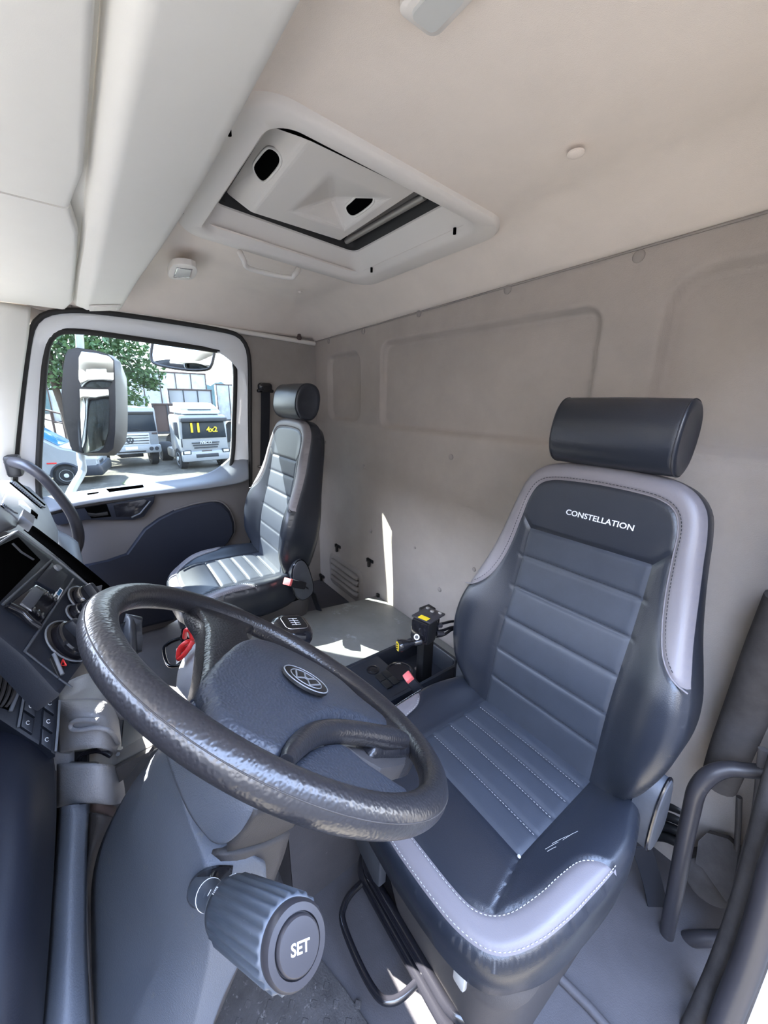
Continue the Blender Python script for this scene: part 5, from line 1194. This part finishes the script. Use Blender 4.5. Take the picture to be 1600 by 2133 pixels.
# ================================================================== OUTSIDE
GZ = 1.25 - 3.2
def gpt(x, y): return at(x, y, 2, GZ)
gp_ = pyd('ground', [(x, y, GZ) for x, y in ((-30, -60), (120, -60), (120, 60), (-30, 60))], [(0, 1, 2, 3)], 'ground'); struct(gp_)
for k, (x, y, sx) in enumerate(((300, 1003, 1.6),)):
    c = gpt(x, y); P = [(c[0] + sx * (0.5 + .2 * math.sin(3 * a)) * math.cos(a), c[1] + 0.9 * sx * math.sin(a) * .5, GZ + .01) for a in np.linspace(0, 2 * math.pi, 24, endpoint=False)]
    o = slab('grass', P, 0.01, 'grass', bev=0); o['kind'] = 'stuff'
fwd2 = unit([R3[0, 2], R3[1, 2], 0]); rt2 = unit([R3[0, 0], R3[1, 0], 0])
def vframe(px, py, yaw, s=1.0):
    """vehicle frame: local y points out of its front towards us, x to our right, z up"""
    o = gpt(px, py); d = unit(CAM * [1, 1, 0] - o * [1, 1, 0]); c, s_ = math.cos(yaw), math.sin(yaw)
    f = np.array([d[0] * c - d[1] * s_, d[0] * s_ + d[1] * c, 0]); x = np.cross(f, Z3); x = -x
    x = np.array([-f[1], f[0], 0]);
    if x @ R3[:, 0] < 0: x = -x
    M = frame(o, x * s, f * s, Z3 * s); return M
def vb(nm, c, s, mt, p, M, bev=0.03, **k): return box(nm, c, s, mt, p, bev=bev, mtx=M, **k)
def vslab(nm, pts, th, mt, p, M, n, bev=0.01, **k):
    P = [M @ Vector(q) for q in pts]; return slab(nm, P, th, mt, p, bev=bev, n=(M.to_3x3() @ Vector(n)).normalized(), **k)
def wheel(nm, c, r, w_, p, M, hub='lamp'):
    o = np.array(M @ Vector(c)); ax = np.array((M.to_3x3() @ Vector((1, 0, 0))).normalized())
    t = lathe(nm, [(r * .6, -w_ / 2), (r * .94, -w_ / 2), (r, -w_ / 3), (r, w_ / 3), (r * .94, w_ / 2), (r * .6, w_ / 2)], o, ax, 'tire', p, seg=32)
    lathe('hub', [(r * .62, -w_ / 2 + .02), (r * .60, -w_ / 2 - .005), (r * .45, -w_ / 2 + .04), (r * .2, -w_ / 2 + .02), (r * .18, -w_ / 2 - .04), (r * .02, -w_ / 2 - .05)], o, ax, hub, t, seg=24)
    return t
nv = thing('side_light_blocker', 'unseen dark blue trailer-like block added to shade the open driver door', 'trailer', (-2.6, 0, GZ))  # unseen trailer-like block, added to cut sky light through the driver doorway
box('side_blocker_body', (-2.9, 0.5, 1.05), (0.5, 11.0, 5.2), 'bumper', nv, bev=0.05)
bw = thing('front_light_blocker', 'unseen low dark grey block added to cut horizon light in front of the cab', 'light blocker', (0, 9.5, GZ))  # unseen block, added to hide the bright horizon from the windshield
box('front_blocker_wall', (0, 10, 1.2), (30, 0.6, 6.3), 'bumper', bw, bev=0.05)
box('front_blocker_cap', (0, 9.8, 4.35), (30.6, 1.2, 0.25), 'black', bw, bev=0.05)
for k in range(8): box('front_blocker_panel', (-12 + k * 3.4, 9.66, 0.4), (2.6, 0.08, 4.2), 'tube', bw, bev=0.02)
for k in range(5): box('side_rib', (-2.63, -4.4 + k * 2.4, 0.9), (0.06, 0.10, 4.3), 'black', nv, bev=0.01)
# --- white van, nose to the right (front of van faces our right)
GVan = gpt(122, 1012)
van = thing('white_van', 'white van with dark grey bumper parked left behind the big door mirror', 'van', GVan)
dv = unit(CAM * [1, 1, 0] - GVan * [1, 1, 0]); xv = np.array([-dv[1], dv[0], 0]); xv = xv if xv @ R3[:, 0] > 0 else -xv
cy_, sy_ = math.cos(math.radians(-14)), math.sin(math.radians(-14))
# van local: x = towards its nose (our right), y = its near side (towards us), z up
nose = unit(xv * cy_ + dv * (-sy_)); side = unit(dv * cy_ - xv * (-sy_) * 1.0)
MVn = frame(GVan, nose, side, Z3)
prof = [(-4.2, .35), (-4.2, 2.35), (-1.6, 2.38), (-1.0, 2.30), (0.25, 1.38), (1.05, 1.15), (1.30, .95), (1.32, .45), (1.25, .35)]
bm = bmesh.new()
A = [bm.verts.new(MVn @ Vector((x, 0.0, z))) for x, z in prof]; B2 = [bm.verts.new(MVn @ Vector((x, -1.95, z))) for x, z in prof]
bm.faces.new(A); bm.faces.new(B2[::-1])
for i in range(len(prof)): j = (i + 1) % len(prof); bm.faces.new((A[i], A[j], B2[j], B2[i]))
bmesh.ops.recalc_face_normals(bm, faces=bm.faces); bmesh.ops.bevel(bm, geom=list(bm.edges), offset=0.07, segments=3, affect='EDGES')
bmobj('body', bm, 'truckwhite', van)
vslab('windscreen', [(-0.93, -.12, 2.24), (-0.93, -1.83, 2.24), (0.20, -1.83, 1.40), (0.20, -.12, 1.40)], 0.02, 'blueglass', van, MVn @ Matrix.Translation((0.03, 0, 0.03)), (0.6, 0, 0.8))
vslab('side_window', [(-2.0, 0.012, 2.05), (-1.05, 0.012, 2.05), (-0.25, 0.012, 1.42), (-2.0, 0.012, 1.35)], 0.02, 'truckglass', van, MVn, (0, 1, 0))
vb('door_mirror', (-0.35, 0.18, 1.42), (0.20, 0.22, 0.34), 'bumper', van, MVn, bev=0.06)
vb('bumper', (0.95, -0.97, 0.50), (0.95, 2.03, 0.42), 'bumper', van, MVn, bev=0.10)
vb('headlamp', (1.08, -0.14, 0.98), (0.42, 0.30, 0.22), 'lamp', van, MVn, bev=0.06)
vb('front_grille', (1.29, -0.6, 0.78), (0.08, 0.7, 0.10), 'bumper', van, MVn, bev=0.01)
vb('side_marker', (-0.05, 0.008, 0.82), (0.28, 0.02, 0.05), 'red', van, MVn, bev=0.005)
vb('door_seam', (-0.62, 0.001, 1.0), (0.012, 0.01, 0.9), 'black', van, MVn, bev=0)
o3 = np.array(MVn @ Vector((0.30, -0.07, 0.36)))
t = lathe('front_wheel', [(.2, -.1), (.31, -.1), (.345, -.06), (.345, .06), (.31, .1), (.2, .1)], o3, side, 'tire', van, seg=36)
lathe('wheel_hub', [(.215, .09), (.21, .105), (.17, .075), (.08, .085), (.075, .11), (.01, .115)], o3, side, 'lamp', t, seg=28)
for k in range(8):
    a = k * math.pi / 4; q = o3 + side * 0.088 + (nose * math.cos(a) + Z3 * math.sin(a)) * 0.125
    lathe('hub_hole', [(.018, 0), (.018, .004)], q, side, 'black', t, seg=10)
P = [o3 + side * (.075) + (nose * math.cos(a) + Z3 * math.sin(a)) * 0.43 for a in np.linspace(-0.1, math.pi + 0.1, 20)]
tube('wheel_arch', P, 0.045, 'bumper', van, seg=8)
lathe('arch_well', [(.41, -.3), (.41, .072)], o3, side, 'black', van, seg=32)

# --- VW truck (front view)
def truck(px, py, yaw, s, name, label, kind):
    M = vframe(px, py, yaw, s); T = thing(name, label, 'truck', M.translation)
    if kind == 'vw':
        vb('cab', (0, -0.85, 1.72), (2.35, 1.7, 1.95), 'truckwhite', T, M, bev=0.10)
        vb('roof_vent', (0.1, -0.5, 2.72), (0.9, 0.5, 0.06), 'lamp', T, M)
        vslab('windscreen', [(-1.08, .012, 2.42), (1.08, .012, 2.42), (1.12, .03, 1.62), (-1.12, .03, 1.62)], 0.03, 'truckglass', T, M, (0, 1, 0), bev=.02)
        vb('sun_strip', (0, 0.03, 2.44), (2.16, 0.04, 0.12), 'black', T, M, bev=.01)
        for x in (-.35, .55): tube('wiper', [M @ Vector((x + .15, .05, 1.64)), M @ Vector((x - .45, .05, 1.80))], .012, 'black', T, seg=6)
        for k in range(4): vb('grille_bar', (0, 0.02, 1.45 - .12 * k), (1.5, 0.05, 0.03), 'bumper', T, M, bev=.005)
        vb('grille_frame', (0, 0.005, 1.27), (1.58, 0.03, 0.55), 'lamp', T, M, bev=.02)
        Me = M @ Matrix.Translation((0, .05, 1.24)) @ Matrix.Rotation(math.radians(90), 4, 'X')
        flip = Matrix.Diagonal((1, 1, 1, 1))
        e = tube('emblem_ring', [Me @ Vector((.13 * math.cos(a), .13 * math.sin(a), 0)) for a in np.linspace(0, 2 * math.pi, 24, endpoint=False)], .014, 'bumper', T, seg=6, closed=True)
        strokes('emblem_letters', [tuple(q * .125 for q in s_) for s_ in VW], .022, Me, e, mt='bumper', th=.02)
        vb('bumper', (0, 0.02, 0.82), (2.42, 0.25, 0.38), 'truckwhite', T, M, bev=.08)
        vb('bumper_slot', (0, 0.15, 0.74), (1.1, 0.02, 0.06), 'black', T, M, bev=.01)
        vb('number_plate', (0, 0.15, 0.90), (0.48, 0.02, 0.14), 'print', T, M, bev=.01)
        for x in (-1.0, -.78, .78, 1.0):
            o_3 = np.array(M @ Vector((x, .13, .84))); f_3 = np.array((M.to_3x3() @ Vector((0, 1, 0))).normalized())
            lathe('headlamp', [(.085, 0), (.09, .03), (.07, .04), (.06, .03), (.01, .035)], o_3, f_3, 'bumper', T, seg=16)
        for x in (-.98, .98): wheel('front_wheel', (x, -.65, .50), .50, .30, T, M)
        vb('chassis', (0, -2.0, .62), (0.9, 4.0, .3), 'black', T, M)
        for x in (-1.02, 1.02): vb('corner_lamp', (x, 0.02, 1.52), (0.22, 0.03, 0.07), 'rust', T, M, bev=.01)
    else:
        vb('cab', (0, -0.95, 1.75), (2.30, 1.9, 1.85), 'truckwhite', T, M, bev=0.12)
        # roof fairing
        fp = [(0.0, 2.60), (-.35, 2.95), (-1.0, 3.22), (-1.9, 3.25), (-1.9, 2.60)]
        bm = bmesh.new(); a1 = [bm.verts.new(M @ Vector((-1.05, y, z))) for y, z in fp]; b1 = [bm.verts.new(M @ Vector((1.05, y, z))) for y, z in fp]
        bm.faces.new(a1); bm.faces.new(b1[::-1])
        for i in range(5): j = (i + 1) % 5; bm.faces.new((a1[i], a1[j], b1[j], b1[i]))
        bmesh.ops.recalc_face_normals(bm, faces=bm.faces); bmesh.ops.bevel(bm, geom=list(bm.edges), offset=.16, segments=4, affect='EDGES')
        bmobj('roof_fairing', bm, 'truckwhite', T)
        vslab('windscreen', [(-1.0, .02, 2.38), (1.0, .02, 2.38), (1.06, .05, 1.55), (-1.06, .05, 1.55)], 0.03, 'truckglass', T, M, (0, 1, 0), bev=.02)
        vb('sun_visor', (0, 0.14, 2.46), (2.2, 0.26, 0.20), 'bumper', T, M, bev=.04)
        Mt = M @ Matrix.Translation((-.45, .075, 2.02)) @ Matrix.Rotation(math.radians(90), 4, 'X')
        fx = Matrix.Diagonal((-1, 1, 1, 1))
        Mt2 = frame(np.array(M @ Vector((-.45, .10, 2.05))), np.array((M.to_3x3() @ Vector((1, 0, 0))).normalized()), Z3, np.array((M.to_3x3() @ Vector((0, 1, 0))).normalized()))
        text('windscreen_numbers', '11', .62 * s, Mt2, 'yellow', T, ext=.004, bold=.03)
        Mt3 = Mt2.copy(); Mt3.translation = M @ Vector((.35, .10, 1.96)); text('windscreen_lettering', '4x2', .36 * s, Mt3, 'yellow', T, ext=.004, bold=.02)
        for z, w_ in ((1.32, 1.35), (1.20, 1.25), (1.08, 1.15)): vb('grille_slot', (0, 0.055, z), (w_, 0.03, 0.055), 'bumper', T, M, bev=.01)
        Mt4 = Mt2.copy(); Mt4.translation = M @ Vector((0, .085, 1.32)); text('maker_lettering', 'IVECO', .20 * s, Mt4, 'lamp', T, ext=.008, bold=.02)
        vb('number_plate', (0, .11, .88), (.5, .02, .13), 'rust', T, M, bev=.01)
        vb('bumper', (0, 0.0, 0.66), (2.36, 0.28, 0.52), 'truckwhite', T, M, bev=.09)
        vb('bumper_grille', (0, 0.14, .68), (1.1, .02, .18), 'bumper', T, M, bev=.02)
        for x in (-.95, .95): vb('headlamp', (x, .10, .88), (.40, .10, .22), 'bumper', T, M, bev=.03); 
        for x in (-.95, .95): vb('headlamp_lens', (x, .155, .88), (.28, .02, .13), 'lamp', T, M, bev=.01)
        vb('side_mirror', (-1.28, -.05, 2.05), (.16, .14, .62), 'bumper', T, M, bev=.04)
        vslab('side_window', [(-1.165, -.2, 2.30), (-1.165, -1.0, 2.30), (-1.165, -1.0, 1.70), (-1.165, -.2, 1.50)], .02, 'truckglass', T, M, (-1, 0, 0))
        vb('side_vent', (-1.12, .03, 1.35), (.06, .04, .42), 'bumper', T, M, bev=.01)
        for x in (-1.0, 1.0): wheel('front_wheel', (x, -.75, .50), .50, .30, T, M)
        wheel('rear_wheel', (-.95, -4.2, .50), .50, .5, T, M); wheel('rear_wheel', (.95, -4.2, .50), .50, .5, T, M)
        vb('chassis', (0, -3.2, .70), (0.9, 4.2, .3), 'black', T, M); vb('fuel_tank', (-.9, -2.4, .65), (.5, 1.1, .5), 'steel', T, M, bev=.1)
        vb('roof_wiper', (0, -.4, 2.93), (1.1, .05, .03), 'black', T, M, bev=.005)
    return T
truck(280, 974, math.radians(9), 1.0, 'white_truck', 'white truck with round grille emblem parked in the middle of the yard', 'vw')
truck(434, 975, math.radians(17), 0.90, 'white_truck', 'white tractor truck with yellow 11 on windscreen and high roof fairing', 'iveco')
# trailers behind
def trailer(px, py, yaw, sz, nm, lab, mt, z0=1.0, dist=1.25):
    sz = tuple(q * dist / 1.25 for q in sz)
    o = gpt(px, py); o = CAM + (o - CAM) * dist; o[2] = GZ; d = unit(CAM * [1, 1, 0] - o * [1, 1, 0]); c, s_ = math.cos(yaw), math.sin(yaw)
    f = np.array([d[0] * c - d[1] * s_, d[0] * s_ + d[1] * c, 0]); x = np.array([-f[1], f[0], 0]); x = x if x @ R3[:, 0] > 0 else -x
    M = frame(o, x, f, Z3); T = thing(nm, lab, 'trailer', o)
    vb('box_body', (0, 0, z0 + sz[2] / 2), sz, mt, T, M, bev=.03)
    vb('top_rail', (0, sz[1] / 2 + .02, z0 + sz[2]), (sz[0] + .1, .08, .10), 'rust', T, M, bev=.01)
    vb('lower_rail', (0, sz[1] / 2 + .02, z0 + .05), (sz[0] + .1, .08, .14), 'bumper', T, M, bev=.01)
    n = max(3, int(sz[0] / 1.1))
    for k in range(n + 1): vb('side_rib', (-sz[0] / 2 + sz[0] * k / n, sz[1] / 2 + .03, z0 + sz[2] / 2), (.07, .06, sz[2]), 'rust' if mt == 'trailer' else 'bumper', T, M, bev=.01)
    for k in range(3):
        c_ = M @ Vector((-sz[0] / 2 + 1.0 + k * 1.2, sz[1] / 2 - .3, .5)); 
        lathe('trailer_wheel', [(.3, -.15), (.5, -.13), (.5, .13), (.3, .15)], c_, f, 'tire', T, seg=20)
    return T
trailer(300, 968, 0.12, (7.4, 2.4, 2.7), 'box_trailer', 'pale long trailer body with rusty rails standing behind the middle truck', 'trailer', z0=1.3, dist=1.7)
trailer(372, 968, 0.15, (2.1, 2.0, 1.6), 'dark_trailer', 'dark brown slatted trailer body between the two white trucks', 'rust', z0=1.0, dist=1.35)
trailer(410, 966, 0.1, (2.2, 2.0, 2.2), 'white_trailer', 'white trailer body just left of the tractor truck with yellow 11', 'truckwhite', z0=1.0, dist=1.5)
trailer(500, 966, 0.1, (2.0, 1.6, 2.0), 'grey_trailer', 'grey box trailer behind the tractor truck at the window edge', 'trailer', z0=1.1, dist=2.0)
# tree
def tree(px, base_z, cx_px, blobs, nm, lab, n, mt, size):
    tb = at(px, 900, 2, GZ); 
    o = CAM + unit(ray(px, 820)) * base_z; o[2] = GZ
    T = thing(nm, lab, 'tree', o)
    tube('trunk', [o, o + [0.1, 0.1, 2.0], o + [0.0, .3, 4.2], o + [.3, .1, 6.5]], [.20, .16, .14, .10], 'bark', T, smoothn=3, seg=10)
    V = []; F = []; Vb = []; Fb = []
    for (bx, by, dz, r, m_) in blobs:
        c = CAM + unit(ray(bx, by)) * (base_z + dz)
        v, f = tubemesh([o + [0, .1, 3.5], (o + [0, 0, 4.5] + c) / 2 + rng.normal(0, .2, 3), c], [.07, .045, .015], 5); q = len(Vb); Vb += list(v); Fb += [tuple(i + q for i in x) for x in f]
        K = int(n * m_)
        D = rng.normal(size=(K, 3)); D /= np.linalg.norm(D, axis=1)[:, None]; Rr = r * rng.random(K) ** 0.4
        C = c + D * Rr[:, None] * [1, 1, .62]
        for p in C:
            a = rng.normal(size=3); a /= np.linalg.norm(a); b = np.cross(a, rng.normal(size=3)); b /= np.linalg.norm(b); s_ = size * rng.uniform(.6, 1.3)
            i = len(V); V += [p - a * s_, p + b * s_ * .5, p + a * s_, p - b * s_ * .5]; F.append((i, i + 1, i + 2, i + 3))
    pyd('branches', Vb, Fb, 'bark', T, smooth=True)
    pyd('foliage', V, F, mt, T, recalc=False, kind='stuff')
    return T
tree(132, 26, 0, [(a, b, c, r * 1.22, q) for a, b, c, r, q in [(120, 715, 0, 1.5, 1), (165, 725, .5, 1.6, 1), (215, 730, 0, 1.5, 1), (262, 745, .5, 1.3, 1), (300, 775, 0, .9, .6), (250, 795, .5, 1.2, .8), (205, 780, 0, 1.3, .9), (140, 770, .5, 1.3, .9), (105, 780, 0, 1.0, .6), (275, 830, 0, .7, .3), (315, 800, 0, .5, .25), (110, 690, 1, 1.5, .8), (190, 690, 1, 1.6, .9), (250, 700, 1, 1.2, .6), (210, 830, 0, .7, .3)]],
     'leafy_tree', 'leafy green tree spreading over the yard behind the big mirror', 620, 'leaf', .135)
# far hills with trees
hc = []
o = thing('wooded_hill', 'distant wooded hillside on the horizon at the left of the window', 'hill', tuple(CAM + unit(ray(120, 822)) * 90 * np.array([1, 1, 1])))
V = []; F = []
for i, x in enumerate(np.linspace(-40, 640, 60)):
    a = CAM + unit(ray(x, 860)) * 95; hgt = 2.2 + 1.2 * math.sin(x * .02) + .8 * math.sin(x * .07) + .5 * math.sin(x * .31) + (3.0 if x < 180 else 0)
    b = a.copy(); a[2] = GZ; V += [a, (b[0], b[1], 1.25 + hgt), (b[0] + 15, b[1] - 5, 1.25 + hgt * .8)]
for i in range(59): k = i * 3; F += [(k, k + 3, k + 4, k + 1), (k + 1, k + 4, k + 5, k + 2)]
pyd('hillside', V, F, 'hill', o, smooth=True)
# yard fence rail at left
fe = thing('yard_railing', 'rusty pipe railing behind the white van', 'railing', gpt(95, 960))
P0_, P1_ = pz(60, 845, 20), pz(128, 862, 20)
tube('rail', [P0_, P1_], .05, 'rust', fe, seg=8); tube('rail', [P0_ - [0, 0, .5], P1_ - [0, 0, .5]], .04, 'rust', fe, seg=8)
for q in np.linspace(0, 1, 4):
    a = P0_ + (P1_ - P0_) * q; tube('railing_post', [a, (a[0], a[1], GZ)], .05, 'rust', fe, seg=8)

# --- door mirrors
mm = thing('side_view_mirror', 'tall grey truck door mirror with two glasses on a steel arm', 'mirror', at(190, 980, 0, 2.60))
def mz(x, y, z): return pz(x, y, z)
md_ = 2.15
tube('mirror_arm', [mz(x, y, z) for x, y, z in ((122, 640, 2.15), (158, 682, 2.2), (165, 700, 2.2), (167, 740, 2.21), (168, 850, 2.22), (168, 945, 2.21), (172, 975, 2.18), (168, 990, 2.15), (150, 1020, 2.0), (140, 1050, 1.88), (136, 1060, 1.80))], .020, 'chrome' if False else 'trailer', mm, smoothn=5, seg=12)
hpx = [(142, 728), (160, 724), (200, 730), (225, 738), (238, 750), (240, 790), (241, 850), (240, 900), (236, 935), (225, 943), (170, 944), (150, 938), (143, 915), (133, 870), (128, 820), (131, 770), (136, 740)]
front = [mz(x, y, 2.15 + 0.0012 * (x - 185)) for x, y in hpx]
backs = unit(R3[:, 2]) * 0.16
c_ = sum(front) / len(front)
rings('mirror_housing', [front, [p + backs * .3 + (p - c_) * .03 for p in front], [c_ + backs + (p - c_) * .75 for p in front]], 'tube', mm, cap0=True, cap1=True, auto=50)
for (px, nm) in (([(170, 733), (200, 736), (228, 743), (236, 752), (237, 790), (228, 806), (208, 809), (170, 806), (164, 790), (164, 745)], 'upper_glass'), ([(166, 811), (200, 812), (226, 812), (229, 850), (226, 900), (216, 932), (205, 940), (176, 944), (171, 930), (168, 870)], 'lower_glass')):
    P = [mz(x, y, 2.15 + 0.0012 * (x - 185)) for x, y in px]; nn = unit(np.cross(P[2] - P[0], P[5] - P[0])); nn = nn if nn @ (CAM - P[0]) > 0 else -nn
    cc = sum(P) / len(P)
    rings(nm, [[p + nn * .004 for p in P], [cc + (p - cc) * .6 + nn * .009 for p in P]], 'mirror', mm, cap1=True, auto=80)
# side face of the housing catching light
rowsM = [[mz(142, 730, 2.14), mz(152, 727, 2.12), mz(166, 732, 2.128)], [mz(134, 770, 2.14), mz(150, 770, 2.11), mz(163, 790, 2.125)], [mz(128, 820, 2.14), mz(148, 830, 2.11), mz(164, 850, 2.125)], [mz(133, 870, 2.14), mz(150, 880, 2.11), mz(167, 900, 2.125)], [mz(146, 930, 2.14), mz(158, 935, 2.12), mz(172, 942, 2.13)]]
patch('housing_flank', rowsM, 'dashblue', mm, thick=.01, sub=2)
kmr = thing('kerb_mirror', 'wide curved kerb mirror hanging above the passenger window outside', 'mirror', pz(380, 735, 2.25))
kp = [(322, 708), (345, 702), (400, 708), (440, 720), (447, 728), (445, 745), (440, 762), (430, 770), (395, 771), (350, 765), (322, 757), (315, 745), (316, 725)]
KP = catmull([pz(x, y, 2.25) for x, y in kp], 3, True); kc = sum(KP) / len(KP); nn = unit(CAM - kc)
rings('mirror_shell', [[p for p in KP], [p + (p - kc) * .03 - nn * .02 for p in KP], [kc + (p - kc) * .8 - nn * .07 for p in KP]], 'tube', kmr, cap1=True, auto=60)
tube('mirror_rim', KP, 0.008, 'tube', kmr, closed=True, seg=8)
rings('mirror_glass', [[kc + (p - kc) * .97 + nn * .001 for p in KP], [kc + (p - kc) * .7 + nn * .014 for p in KP], [kc + (p - kc) * .35 + nn * .022 for p in KP]], 'mirror', kmr, cap1=True, auto=90)
tube('mirror_arm', [pz(385, 712, 2.29), pz(385, 690, 2.25), np.array([2.42, -.45, 1.80]), np.array([2.35, -.45, 1.92])], .015, 'tube', kmr, seg=8)
print('objects', len(bpy.data.objects))
